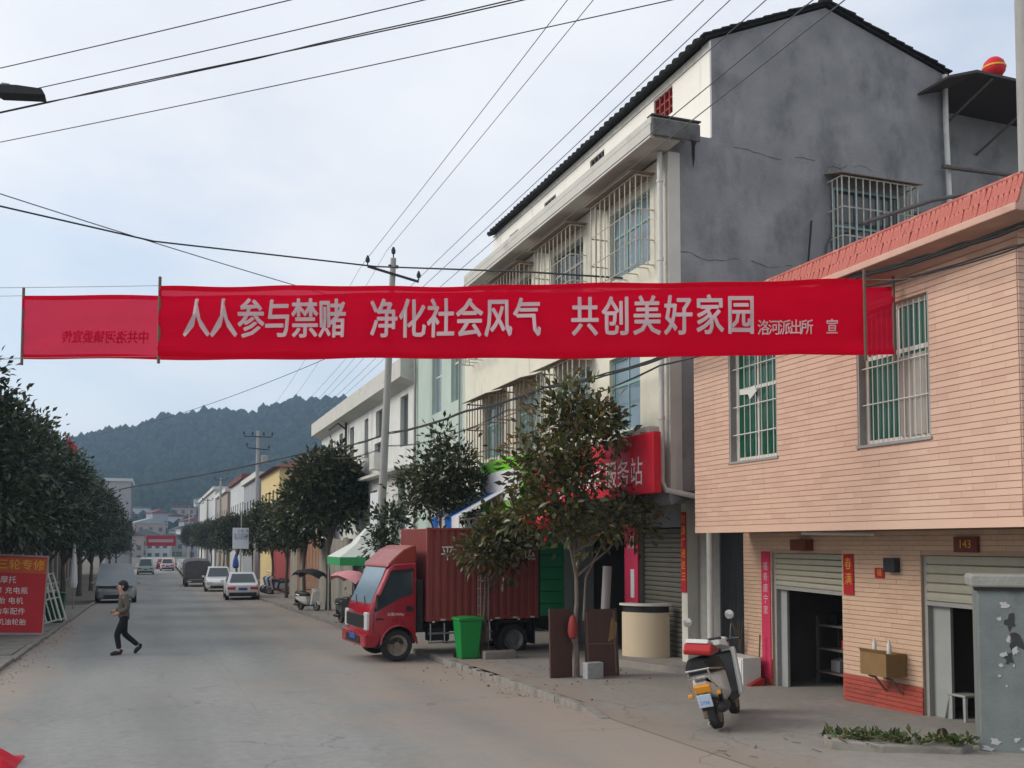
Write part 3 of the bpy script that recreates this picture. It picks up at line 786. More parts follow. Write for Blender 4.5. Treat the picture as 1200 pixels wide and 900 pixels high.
def couplet(parent, X, y0, y1, z0, z1, chars, material, letter, size, top):
    MB().box(X-.008, X, y0, y1, z0, z1).build('couplet', material, parent, world=True)
    for k, ch in enumerate(chars):
        text_mesh('couplet_text', ch, letter, size, .015, .85, 1, frame((X-.011, (y0+y1)/2, top - k*size*1.18), (0,-1,0), (0,0,1)), parent)
couplet(pk, 8.73, 12.58, 12.80, -.02, 1.88, '福寿康宁家', 'couplet_pink', 'letter_pale', .14, 1.65)
couplet(pk, 8.73, 10.70, 10.90, 1.32, 1.86, '春满', 'couplet_red', 'letter_gold', .17, 1.72)
# interior of the open workshop
wk = thing('parts_rack', 'dark steel rack heaped with parts inside the open shutter doorway', 'rack', (9.75, 12.0, -.2))
for y in (-.55, .55):
    for x in (-.2, .2): MB().box(x-.02, x+.02, y-.02, y+.02, 0, 1.1).build('post', 'pipe_rust', wk)
for z in (.25, .6, .95): MB().box(-.22, .22, -.57, .57, z, z+.03).build('shelf', 'pipe_rust', wk)
for k, (y, z, s, mt) in enumerate(((-.3, .63, .22, 'frame_teal'), (.05, .63, .16, 'couplet_pink'), (.3, .98, .2, 'plastic_black'), (-.25, .98, .14, 'frame_white'), (.25, .28, .2, 'paint_silver'), (-.2, .28, .16, 'frame_teal'))):
    tag(MB().prism([(-s*.6, 0), (s*.6, 0), (s*.6, s*.7), (s*.2, s), (-s*.6, s*.8)], 'y', -s*.5, s*.5).build('machine_part', mt), 'oily %s machine part on the dark rack %s' % (('teal', 'pink', 'black', 'white', 'silver', 'small teal')[k], ('middle shelf', 'middle shelf', 'top shelf', 'top shelf', 'bottom shelf', 'bottom shelf')[k]), 'machine part', 'parts on the workshop rack').location = (9.75, 12.0+y, -.2+z+.002)

# ------------------------------------------------------------------ tall grey-gabled building
gb = thing('gabled_building', 'tall four-level building with bare grey cement gable and dark tiled roof', 'building', (10.7, 19, G(19)))
FX = 7.8; Y0, Y1 = 13.9, 25.05
gable = [(7.8, 2.85), (7.8, 8.74), (8.6, 8.74), (8.6, 10.42), (10.95, 11.42), (13.56, 10.66), (13.56, -1), (9.2, -1), (9.2, 2.85)]
MB().prism(gable, 'y', Y0, Y0+.25).build('gable_wall', 'cement', gb, world=True)
F3 = [(14.55, 16.1, 6.78, 8.02), (17.3, 18.95, 6.78, 8.02), (20.1, 21.7, 6.78, 8.02), (22.6, 24.2, 6.78, 8.02)]
F2 = [(14.95, 16.15, 4.0, 5.35), (17.0, 18.6, 4.1, 5.4), (19.6, 21.1, 4.1, 5.4), (21.9, 23.4, 4.1, 5.4)]
wall_x(MB(), FX, FX+.2, Y0+.25, Y1, 2.85, 8.4, F3 + F2).build('facade_wall', 'plaster_cream', gb, world=True)
MB().box(FX-.015, FX+.2, Y0-.012, Y0+.25, 2.852, 8.4).build('corner_strip', 'plaster_white', gb, world=True)
MB().box(13.3, 13.56, Y0+.25, Y1, -1, 10.5).box(8.0, 13.3, Y1-.2, Y1-.01, 2.9, 8.4).box(8.9, 13.3, Y1-.2, Y1-.01, 8.4, 10.4).build('rear_walls', 'cement', gb, world=True)
MB().box(8.0, 13.3, Y0+.25, Y1-.2, 2.86, 2.95).box(8.0, 13.3, Y0+.25, Y1-.2, 5.7, 5.8).build('floor_slab', 'cement', gb, world=True)
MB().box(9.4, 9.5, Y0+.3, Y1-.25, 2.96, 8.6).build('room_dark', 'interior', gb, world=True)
# cornice canopy with cement end
MB().box(7.25, 8.12, Y0-.42, Y0+.3, 8.62, 8.74).box(7.25, 8.6, Y0+.3, 23.4, 8.62, 8.74).box(7.25, 7.33, Y0-.40, 23.4, 8.40, 8.62).box(7.33, 7.8, Y0-.38, 23.38, 8.42, 8.47).build('cornice_canopy', 'canopy_white', gb, world=True, bevel=.01)
MB().box(7.27, 8.12, Y0-.47, Y0-.425, 8.43, 8.70).box(7.24, 8.14, Y0-.48, Y0-.3, 8.743, 8.765).build('canopy_end', 'cement_edge', gb, world=True, bevel=.012)
# stain-dark drip under the canopy end
MB().prism([(8.16, 8.73), (8.33, 8.74), (8.32, 8.62), (8.29, 8.56), (8.285, 8.36), (8.26, 8.2), (8.24, 8.4), (8.235, 8.6)], 'y', Y0-.012, Y0-.004).build('drip_spout', 'roof_dark', gb, world=True)
# attic wall with honeycomb vents
VT = [(15.16, 15.86, 9.72, 10.22), (18.0, 18.7, 9.8, 10.14), (20.6, 21.3, 9.78, 10.08), (23.1, 23.75, 9.76, 10.02)]
wall_x(MB(), 8.6, 8.78, Y0+.25, Y1, 8.742, 10.4, VT).build('attic_wall', 'white_wall', gb, world=True)
MB().box(8.59, 8.62, Y0-.006, Y0+.25, 8.75, 10.4).build('attic_corner', 'white_wall', gb, world=True)
for k, v in enumerate(VT):
    mb = MB(); n = 4
    for i in range(n+1): mb.box(8.63, 8.72, v[0]+(v[1]-v[0])*i/n-.018, v[0]+(v[1]-v[0])*i/n+.018, v[2], v[3])
    for i in range(4): mb.box(8.64, 8.71, v[0], v[1], v[2]+(v[3]-v[2])*i/3-.015, v[2]+(v[3]-v[2])*i/3+.015)
    mb.build('vent_grille', 'wall_red' if k == 0 else 'cement_edge', gb, world=True)
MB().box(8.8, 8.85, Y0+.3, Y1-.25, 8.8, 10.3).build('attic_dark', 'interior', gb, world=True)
# rough seams where the cement render was stopped and started
sr = random.Random(31)
for (x0, x1, z0) in ((8.9, 11.9, 8.62), (7.85, 10.4, 6.72)):
    mb = MB(); n = 22; top_, bot_ = [], []
    for k in range(n+1):
        x = x0 + (x1-x0)*k/n; zz = z0 + sr.uniform(-.03, .03) + .05*math.sin(k*.7); w = sr.uniform(.002, .011)*(1 if 0 < k < n else .1)
        top_.append((x, zz+w)); bot_.append((x, zz-w*.6))
    for k in range(n):
        if sr.random() < .35: continue
        mb.prism([bot_[k], bot_[k+1], top_[k+1], top_[k]], 'y', Y0-.005, Y0+.002)
    kind(mb.build('render_seam', 'cement_edge', gb, world=True), 'stuff')
# roof: two pitches, tile courses along the eave and the gable rake
mb = MB()
mb.prism([(8.50, 10.41), (10.95, 11.45), (13.65, 10.64), (13.65, 10.69), (10.95, 11.51), (8.48, 10.46)], 'y', Y0-.05, Y1+.1)
mb.build('roof', 'roof_dark', gb, world=True)
rt = random.Random(8)
def rake(a, b, n):
    A, B = Vector(a), Vector(b); d = (B-A); L_ = d.length; d.normalize(); ang = math.atan2(d.z, d.x)
    for k in range(n):
        p = A + d*(L_*(k+.5)/n)
        mb = MB().obox((0,0,0), (L_/n*1.12, .14, .028), Matrix.Rotation(-ang + (.10 if d.z > 0 else -.10) + rt.uniform(-.04, .04), 3, 'Y'))
        o = mb.build('roof_tile', 'roof_dark', gb, world=False); o.location = o.location + p + Vector((0, rt.uniform(-.02, .02), .03)) - gb.location
rake((8.45, Y0-.04, 10.43), (10.95, Y0-.04, 11.48), 15)
rake((10.95, Y0-.04, 11.48), (13.68, Y0-.04, 10.66), 15)
MB().obox((10.95, Y0, 11.54), (.18, .2, .10)).build('ridge_end', 'roof_dark', gb, world=True, bevel=.02)
ml = None
for k in range(48):
    if ml is None:
        o = MB().prism([(-.11, 0), (-.06, .05), (0, .065), (.06, .05), (.11, 0)], 'x', -.10, .10).build('roof_tile', 'roof_dark', gb); ml = o.data
        o.rotation_euler = (0, R(-23), 0)
    else:
        o = bpy.data.objects.new('roof_tile', ml); COL.objects.link(o); o.parent = gb; o.rotation_euler = (0, R(-23), 0)
    o.location = Vector((8.47, 14.0 + k*.23, 10.415 + rt.uniform(-.012, .012))) - gb.location
# downpipes
mb = MB(); mb.tube([(7.68, 13.98, 8.4), (7.68, 13.98, 3.0), (7.72, 13.93, 2.86), (8.3, 13.8, 2.74)], .045, 10)
for z in (7.9, 6.6, 5.3, 4.0): mb.tube([(7.68, 13.98, z), (7.68, 13.98, z+.05)], .056, 10)
mb.build('downpipe', 'pipe_white', gb, world=True, smooth=True)
mb = MB().tube([(13.52, 13.82, 10.6), (13.5, 13.8, 9.6), (13.55, 13.8, 8.0), (13.55, 13.8, 5.4)], .05, 10); mb.build('downpipe', 'pipe_white', gb, world=True, smooth=True)
# facade windows and cages
for k, w in enumerate(F3):
    win_x(gb, FX, *w, 'glass_blue' if k < 1 else 'glass_dark', 'frame_teal' if k == 0 else 'frame_grey', 3, w[2]+.8, .05, .08)
    cage_x(gb, FX, w[0]-.12, w[1]+.12, w[2]-.12, w[3]+.15, .33, 9, 'bar_pale', 'rust_sheet' if k in (0, 1, 2) else None, .03, (.28, .62), .011)
for k, w in enumerate(F2):
    win_x(gb, FX, *w, ('glass_blue', 'glass_teal', 'glass_teal', 'glass_teal')[k], 'frame_teal', 2, w[2]+.85, .05, .08)
    if k: cage_x(gb, FX, w[0]-.12, w[1]+.12, w[2]-.45, w[3]+.1, .42, 8, 'rust' if k > 1 else 'bar_pale', 'rust_sheet', .16, (.3, .65), .013)
# sill ledge above the shop sign, dark cement boxes hanging below
MB().box(7.55, 7.8, Y0+.3, Y1, 3.80, 3.92).build('sill_ledge', 'plaster_white', gb, world=True, bevel=.01)
# gable window in a flared cage
mb = MB().box(11.0, 12.45, Y0-.02, Y0-.004, 6.85, 8.2); mb.build('gable_window', 'glass_dark', gb, world=True)
mb = MB()
for x in (11.0, 11.48, 11.96, 12.41): mb.box(x, x+.04, Y0-.05, Y0-.022, 6.85, 8.2)
for z in (6.85, 7.5, 8.16): mb.box(11.04, 12.41, Y0-.048, Y0-.024, z, z+.04)
mb.build('window_frame', 'frame_teal', gb, world=True)
mb = MB(); xo0, xo1, yo = 10.93, 12.55, Y0-.38
for k in range(12):
    x = xo0+(xo1-xo0)*k/11; mb.tube([(x, yo, 6.7), (x, yo, 8.28)], .013, 4)
for z in (6.72, 7.25, 7.75, 8.28): mb.tube([(xo0, Y0, z), (xo0, yo, z), (xo1, yo, z), (xo1, Y0, z)], .014, 4)
for y in (Y0-.13, Y0-.26):
    for x in (xo0, xo1): mb.tube([(x, y, 6.7), (x, y, 8.28)], .012, 4)
mb.build('window_cage', 'bar_pale', gb, world=True)
MB().prism([(Y0-.46, 8.30), (Y0, 8.42), (Y0, 8.435), (Y0-.46, 8.315)], 'x', xo0-.06, xo1+.08).build('window_hood', 'rust_sheet', gb, world=True)
# rear wing with tin roof
MB().box(13.57, 18.5, 14.6, 14.8, -1, 11.0).build('rear_wing', 'cement', gb, world=True)
MB().prism([(12.95, 10.16), (13.6, 10.36), (18.8, 10.30), (18.8, 10.34), (13.6, 10.41), (12.95, 10.20)], 'y', 13.15, 15).build('tin_roof', 'tin_dark', gb, world=True)
for x in (13.7, 15.0): MB().tube([(x, 14.58, 9.6), (x+.3, 13.2, 10.33)], .025, 6).build('roof_brace', 'pipe_rust', gb, world=True)
MB().tube([(13.3, 13.7, 8.82), (15.4, 13.4, 8.75)], .045, 8).build('projecting_pipe', 'pipe_rust', gb, world=True)
MB().tube([(11.28, 13.45, 7.46), (12.5, 13.1, 7.9), (13.98, 12.6, 8.2)], .035, 8).build('projecting_pole', 'pipe_rust', gb, world=True)
MB().tube([(12.7, 13.86, 7.95), (13.6, 13.8, 7.95)], .03, 6).build('pipe_stub', 'pipe_rust', gb, world=True)
mb = MB().tube([(10.55, 13.85, 7.55), (10.42, 13.80, 6.7)], .018, 5); mb.build('loose_cable', 'wire', gb, world=True)
mb = MB().tube([(11.0, 13.85, 7.4), (10.85, 13.84, 7.15), (10.78, 13.84, 6.5)], .022, 5); mb.build('loose_hose', 'wire_grey', gb, world=True)
tk = thing('roof_lantern', 'round red lantern standing on the edge of the dark tin roof', 'lantern', (14.15, 13.3, 10.40))
MB().lathe([(.03, 0), (.12, .03), (.19, .12), (.2, .2), (.17, .3), (.1, .37), (.03, .39)], n=16).build('body', 'lantern_red', tk, smooth=True)
MB().lathe([(.205, .185), (.208, .2), (.205, .215)], n=16).build('band', 'letter_yellow', tk)
# ground floor, set back under the upper floors: recess walls, dark shops
SH = [(15.35, 17.1, -.6, 2.3), (17.6, 19.9, -.6, 2.3), (20.6, 24.6, -.6, 2.3)]
wall_x(MB(), 9.0, 9.2, 13.35, Y1, -1, 2.84, SH).build('shop_wall', 'cement', gb, world=True)
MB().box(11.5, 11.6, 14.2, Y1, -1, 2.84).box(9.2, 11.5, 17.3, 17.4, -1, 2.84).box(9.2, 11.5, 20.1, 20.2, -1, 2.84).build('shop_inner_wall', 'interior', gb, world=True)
MB().box(8.0, 9.0, Y0+.26, Y1, 2.70, 2.85).build('overhang_soffit', 'cement', gb, world=True)
MB().prism([(8.0, 2.85), (8.0, 2.72), (7.82, 2.62), (7.78, 2.70), (7.78, 2.85)], 'y', Y0+.02, Y0+.6).build('overhang_nose', 'cement', gb, world=True)
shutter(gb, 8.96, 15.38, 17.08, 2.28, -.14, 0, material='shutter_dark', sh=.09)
for (y, x0, x1) in ((15.1, 8.72, 8.98),):
    MB().box(x0, x1, y-.1, y+.1, -.6, 2.70).build('pillar', 'plaster_white', gb, world=True)
couplet(gb, 8.71, 15.01, 15.19, 1.15, 2.55, '财源广进达三', 'couplet_red', 'letter_gold', .17, 2.42)
MB().box(8.93, 8.98, 14.3, 14.98, -.5, 2.6).build('side_panel', 'frame_grey', gb, world=True)
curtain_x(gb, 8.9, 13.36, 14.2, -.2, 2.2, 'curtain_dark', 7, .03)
MB().tube([(8.28, 13.55, 2.6), (8.28, 13.55, -.2)], .05, 10).build('downpipe', 'pipe_white', gb, world=True, smooth=True)
# shelves in the dark shop
mb = MB()
for z in (.35, .8, 1.25, 1.7): mb.box(9.9, 10.3, 17.7, 19.8, z, z+.025)
mb.build('shop_shelf', 'frame_grey', gb, world=True)

# shop signs on the overhang
sg = thing('shop_sign', 'bright red shop sign board with white lettering above the dark shop', 'shop sign', (7.4, 16.3, 2.78))
MB().box(7.40, 7.54, 13.75, 18.9, 2.80, 3.78).build('board', 'sign_red', sg, world=True, bevel=.012)
MB().box(7.386, 7.398, 14.5, 14.53, 2.82, 3.76).build('trim', 'sign_red_dull', sg, world=True)
text_mesh('lettering', '村级便民服务站', 'letter_white', .50, .02, .95, 1.0, frame((7.39, 15.75, 3.14), (0,-1,0), (0,0,1)), sg)
text_mesh('lettering', '为民服务', 'letter_white', .16, .01, 1, 1.2, frame((7.39, 17.6, 2.92), (0,-1,0), (0,0,1)), sg)
sg = thing('shop_sign', 'lime green and white shop sign board beside the red one', 'shop sign', (7.4, 20.6, 2.5))
MB().box(7.30, 7.54, 19.3, 22.2, 2.55, 3.9).build('board', 'sign_green', sg, world=True, bevel=.012)
MB().box(7.285, 7.298, 19.5, 21.95, 2.95, 3.62).build('panel', 'sign_white', sg, world=True)
sg = thing('awning', 'blue and white striped fabric awning above the pavement behind the truck', 'awning', (6.9, 21.8, 2.2))
for k in range(4):
    a, b = 20.5 + k*.55, 20.5 + (k+1)*.55
    mb = MB(); mb.prism([(7.52, 3.3), (6.25, 2.6), (6.25, 2.28), (6.27, 2.28), (6.27, 2.585), (7.52, 3.28)], 'y', a, b)
    mb.build('stripe', 'sign_white' if k % 2 == 0 else 'sign_blue', sg, world=True)
MB().tube([(7.8, 20.55, 2.75), (6.27, 20.55, 2.5)], .02, 6).build('arm', 'steel', sg, world=True)
MB().tube([(7.8, 22.6, 2.75), (6.27, 22.6, 2.5)], .02, 6).build('arm', 'steel', sg, world=True)
ps = thing('vertical_poster', 'tall crimson poster standing between the shelves and the dark shutter', 'poster', (8.8, 17.3, -.3))
MB().box(8.80, 8.84, 17.02, 17.58, .75, 2.45).build('board', 'couplet_pink', ps, world=True)
MB().box(8.788, 8.798, 17.15, 17.3, .95, 1.5).build('sheet', 'sign_white', ps, world=True)
MB().box(8.84, 8.96, 17.06, 17.54, -.35, 2.5).build('backing', 'frame_grey', ps, world=True)
text_mesh('lettering', '烟', 'letter_pale', .28, 0, 1, 1, frame((8.795, 17.3, 2.0), (0,-1,0), (0,0,1)), ps)
for (x, y, z, lab) in ((7.1, 17.55, 2.25, 'round red lantern hanging under the red shop sign beside the crown of leaves'), (7.1, 18.45, 2.25, 'round red lantern hanging under the end of the red sign by the green sign'), ):
    l_ = thing('lantern', lab, 'lantern', (x, y, z), group='red lanterns under the shop sign')
    MB().lathe([(.05, 0), (.14, .05), (.19, .15), (.19, .2), (.14, .3), (.05, .35)], n=14).build('body', 'lantern_red', l_, smooth=True)
    MB().lathe([(.055, -.04), (.055, .0)], n=10).lathe([(.055, .35), (.055, .39)], n=10).build('cap', 'letter_gold', l_)
    MB().tube([(0,0,.39), (.0, 0, .6)], .006, 4).build('cord', 'wire', l_)
    MB().tube([(0,0,-.04), (0,0,-.2)], .02, 5).build('tassel', 'lantern_red', l_)

# ------------------------------------------------------------------ mint building, low parapet building
mt_ = thing('mint_building', 'pale mint three-storey building with tall green-glazed windows', 'building', (10.5, 27.7, G(28)))
H = [(25.5, 26.35, 5.95, 7.75), (27.35, 28.35, 5.85, 7.75), (25.6, 26.6, 2.9, 4.4), (27.5, 28.5, 2.9, 4.4)]
wall_x(MB(), 7.8, 8.0, Y1+.004, 30.35, -1, 8.6, H).box(8.0, 13.5, 30.15, 30.35, -1, 8.6).box(8.0, 13.5, Y1+.004, Y1+.2, -1, 8.6).build('wall', 'plaster_mint', mt_, world=True)
for k, h in enumerate(H): win_x(mt_, 7.8, *h, ('glass_teal', 'glass_blue')[k % 2], 'frame_white', 2, h[2]+1.1 if k < 2 else None, .05, .1)
MB().box(7.7, 13.5, Y1-.1, 30.45, 8.6, 8.75).build('roof', 'cement_edge', mt_, world=True)
MB().tube([(7.72, 30.1, 8.3), (7.72, 30.1, -.5)], .045, 8).build('downpipe', 'frame_grey', mt_, world=True, smooth=True)
MB().tube([(7.74, 25.35, 8.4), (7.74, 25.35, 3)], .03, 6).build('downpipe', 'frame_grey', mt_, world=True)
MB().box(7.9, 8.3, 29.6, 30.6, 7.55, 8.05).build('downpipe_head', 'roof_dark', mt_, world=True)
lp = thing('parapet_building', 'long pale two-storey building with projecting white parapet', 'building', (10.5, 39.7, G(40)))
H2 = [(31.3, 32.4, 5.25, 6.95), (35.2, 36.5, 4.75, 5.75), (35.2, 36.3, 5.95, 6.95), (37.7, 38.4, 5.35, 6.9), (40.6, 41.5, 5.5, 6.9), (43.2, 44.0, 5.5, 6.9), (45.8, 46.7, 5.5, 6.9)]
H3 = [(31.6, 32.7, 2.5, 4.3), (36.0, 37.1, 2.4, 4.0), (39.2, 40.1, 2.6, 4.0), (43.0, 44.0, 2.6, 4.0)]
wall_x(MB(), 7.8, 8.0, 30.36, 49, -1.2, 7.3, H2+H3).box(8.0, 13.5, 48.8, 49, -1.2, 7.3).box(8.0, 13.5, 30.37, 30.6, 5, 7.3).build('wall', 'plaster_pale', lp, world=True)
for k, h in enumerate(H2+H3): win_x(lp, 7.8, *h, 'glass_dark' if k < 7 else 'glass_teal', 'frame_grey', 2, None, .05, .12)
mb = MB(); mb.prism([(7.8, 7.15), (7.3, 7.32), (7.3, 7.92), (7.45, 7.95), (8.0, 7.95), (8.0, 7.3), (7.8, 7.3)], 'y', 30.36, 49.1); mb.box(8.0, 13.5, 30.4, 49, 7.25, 7.4)
mb.build('parapet', 'canopy_white', lp, world=True)
MB().box(7.35, 7.8, 30.36, 49, 4.4, 4.5).build('floor_band', 'canopy_white', lp, world=True)
mb = MB(); mb.tube([(7.7, 41.9, 7.3), (7.7, 41.9, 4.6)], .05, 6); mb.tube([(7.7, 41.9, 6.9), (7.3, 41.5, 7.1), (7.2, 43.2, 7.0)], .04, 5); mb.build('cable_bracket', 'black_iron', lp, world=True)
for (z, y) in ((5.1, 35.0),): MB().box(7.45, 7.8, y, y+.8, z-.4, z+.2).build('air_conditioner', 'frame_white', lp, world=True, bevel=.02)
sg = thing('light_box_sign', 'plain pale upright light box sign on the front of the pale parapet building', 'sign', (7.2, 33.2, 1.9))
MB().box(7.1, 7.25, 32.5, 33.9, 1.9, 3.75).build('box', 'sign_white', sg, world=True, bevel=.02)
MB().tube([(7.25, 33.2, 2.4), (7.8, 33.2, 2.4)], .03, 6).tube([(7.25, 33.2, 3.3), (7.8, 33.2, 3.3)], .03, 6).build('bracket', 'frame_grey', sg, world=True)

# ------------------------------------------------------------------ yellow house and the row beyond
def row_house(name, label, X0, X1, y0, y1, ztop, wallm, roofm, hip=1.2, nwin=4, floors=(1.0, 4.2), gabwin=True, group=None, zb=-2.5):
    r = thing(name, label, 'house', ((X0+X1)/2, (y0+y1)/2, G((y0+y1)/2)), group=group)
    hs = []
    for f in floors:
        for k in range(nwin):
            c = y0 + (y1-y0)*(k+.5)/nwin; hs.append((c-.55, c+.55, f, f+1.5))
    wall_x(MB(), X0, X0+.2, y0, y1, zb, ztop, hs).box(X0+.2, X1, y0, y0+.2, zb, ztop).box(X0+.2, X1, y1-.2, y1, zb, ztop).build('wall', wallm, r, world=True)
    for h in hs:
        MB().box(X0+.1, X0+.14, *h).build('window', 'window_far', r, world=True)
    e = .45
    if hip:
        mb = MB(); cx = (X0+X1)/2
        mb.add([(X0-e, y0-e, ztop), (X1+e, y0-e, ztop), (X1+e, y1+e, ztop), (X0-e, y1+e, ztop), (cx, y0+2, ztop+hip), (cx, y1-2, ztop+hip)],
               [(0,1,4), (1,2,5,4), (2,3,5), (3,0,4,5), (0,3,2,1)])
        mb.build('roof', roofm, r, world=True)
    else:
        MB().box(X0-.3, X1+.2, y0-.2, y1+.2, ztop, ztop+.45).build('roof', roofm, r, world=True)
    return r
row_house('yellow_house', 'pale yellow house with dark red hipped roof past the corrugated fence', 8.0, 14, 68, 80, 7.2, 'plaster_yellow', 'roof_red', 1.3, 5, (1.2, 4.3))
row_house('row_house', 'grey flat-roofed house next beyond the yellow house', 8.0, 15, 82, 96, 7.4, 'house_grey', 'canopy_white', 0, 5, (1.2, 4.3), group='houses along the far street')
row_house('row_house', 'pale house with brown roof edge two beyond the yellow house', 8.2, 15, 98, 116, 8.3, 'house_pale', 'roof_red', 0, 6, (1.2, 4.6), group='houses along the far street')
row_house('row_house', 'brown rendered house far along the treed side of the street', 8.0, 15, 118, 138, 8.0, 'house_brown', 'canopy_white', 0, 6, (1.0, 4.5), group='houses along the far street')
row_house('row_house', 'last pale block before the street bends away', 8.0, 15, 142, 190, 9.5, 'house_pale', 'canopy_white', 0, 9, (1.0, 4.5), group='houses along the far street')
row_house('corner_block', 'tall pale grey block rising behind the dark trees where the street ends', -6.6, -3.2, 156, 170, 11.2, 'house_grey', 'house_pale', 0, 5, (2, 5.5, 9), False)
# opposite side: shop houses in the shade behind the street trees
def left_block(label, y0, y1, ztop, wallm, bay):
    r = thing('shop_house', label, 'house', (-10, (y0+y1)/2, G((y0+y1)/2)), group='shop houses behind the dark street trees')
    hs = []; n = max(1, int((y1-y0)/4))
    for k in range(n):
        c = y0 + (y1-y0)*(k+.5)/n; hs.append((c-1.5, c+1.5, -1.5, 2.0)); hs.append((c-.8, c+.8, 3.6, 5.1))
    wall_x(MB(), -8.2, -8.0, y0, y1, -2.5, ztop, hs).box(-14, -8.2, y0, y0+.2, -2.5, ztop).box(-14, -8.2, y1-.2, y1, -2.5, ztop).build('wall', wallm, r, world=True)
    for h in hs:
        if h[2] > 3: MB().box(-8.14, -8.1, *h).build('window', 'window_far', r, world=True)
        else: MB().box(-8.14, -8.1, *h).build('roller_shutter', bay, r, world=True)
    MB().box(-14, -7.4, y0-.1, y1+.1, ztop, ztop+.3).build('roof', 'cement_edge', r, world=True)
left_block('brown shop house with dark shutters behind the nearest street trees', 24, 40, 5.4, 'house_brown', 'interior')
left_block('grey shop house with closed steel shutters behind the street trees', 40.3, 58, 5.2, 'house_grey', 'interior')
left_block('dull grey shop house far behind the street trees', 58.3, 84, 5.8, 'house_grey', 'interior')
left_block('dull brown shop house furthest behind the street trees', 84.3, 130, 6, 'house_brown', 'interior')
# far town at the foot of the hill
ft = random.Random(12); far = []
for k in range(70):
    y = ft.uniform(300, 425); px = ft.uniform(-.04, .11); x = px * y + ft.uniform(-3, 3)
    w, d, h = ft.uniform(5, 10), ft.uniform(5, 9), ft.uniform(4, 8)
    if any(abs(x-a) < (w+c)/2+.6 and abs(y-b) < (d+e)/2+.6 for a, b, c, e in far): continue
    far.append((x, y, w, d))
    z = hillz(x, y) - .6
    hr = thing('far_house', 'small pale house in the distant town below the wooded hill', 'house', (x, y, z), ft.uniform(-.3, .3), 'far town below the hill')
    MB().box(-w/2, w/2, -d/2, d/2, 0, h).build('wall', ('house_pale', 'house_pale', 'house_grey', 'house_brown')[k % 4], hr)
    MB().prism([(-w/2-.3, h), (w/2+.3, h), (w/2+.3, h+.3), (0, h+ft.uniform(.6, 1.8)), (-w/2-.3, h+.3)], 'y', -d/2-.3, d/2+.3).build('roof', ft.choice(['house_grey', 'roof_red', 'cement_edge']), hr)
    for f in range(int(h/2.8)):
        for q in range(3): MB().box(-w*.32+q*w*.32-.6, -w*.32+q*w*.32+.6, -d/2-.04, -d/2+.1, 1+f*2.8, 2.4+f*2.8).build('window', 'window_far', hr)

# corrugated fences
def corr_fence(label, X, y0, y1, z1, material, wave=.25):
    f = thing('corrugated_fence', label, 'fence', (X, (y0+y1)/2, G((y0+y1)/2)))
    n = int((y1-y0)/1.0)
    for k in range(n):
        a, b = y0+(y1-y0)*k/n, y0+(y1-y0)*(k+1)/n-.01
        mb = MB(); m_ = 13; tt = .06*math.sin(k*2.1)
        for i in range(m_):
            y = a+(b-a)*i/(m_-1); x = X + (.022 if (i//2) % 2 else -.022) + .006*(k % 2)
            mb.v += [(x, y, G(y)-.1), (x, y, z1+tt)]
        for i in range(m_-1): mb.f.append((2*i, 2*i+1, 2*i+3, 2*i+2)); mb.mi.append(0)
        mb.build('sheet', material(k), f, world=True, fix=False)
    MB().box(X+.03, X+.07, y0, y1, z1-.5, z1-.45).build('rail', 'rust', f, world=True)
corr_fence('rusty corrugated sheet fence along the pavement past the green tent', 7.4, 38.5, 57.4, 2.2, lambda k: 'fence_rust' if k in (8,9,10,11,12,14) else 'fence_grey')
o = MB().box(7.5, 7.7, 57.6, 67.5, -2, 1.55).build('red_wall', 'wall_red'); tag(kind(o, 'thing'), 'low dull red wall between the rusty fence and the yellow house', 'wall')

# ------------------------------------------------------------------ trees
def leaves_mesh(name, C, D, size, rg, material, tints):
    """C: leaf base points, D: directions (unit), two folded triangles each"""
    n = len(C)
    s = size * rg.uniform(.65, 1.25, (n, 1))
    up = rg.normal(0, 1, (n, 3)); up[:, 2] += 1.0
    side = np.cross(D, up); side /= np.linalg.norm(side, axis=1, keepdims=True) + 1e-9
    nor = np.cross(side, D)
    tip = C + D*s - nor*s*.12
    mid = C + D*s*.5
    a = mid + side*s*.24 + nor*s*.07; b = mid - side*s*.24 + nor*s*.07
    V = np.stack([C, a, tip, b], 1).reshape(-1, 3)
    base = np.arange(n)[:, None]*4
    F = np.concatenate([base + np.array([0, 1, 2]), base + np.array([0, 2, 3])], 1).reshape(-1, 3)
    me = bpy.data.meshes.new(name); me.vertices.add(len(V)); me.vertices.foreach_set('co', V.ravel())
    me.loops.add(F.size); me.loops.foreach_set('vertex_index', F.ravel().astype(np.int32))
    me.polygons.add(len(F)); me.polygons.foreach_set('loop_start', np.arange(0, F.size, 3, dtype=np.int32))
    me.update(calc_edges=True)
    attr_tint(me, np.repeat(tints, 2))
    me.materials.append(M[material])
    return me
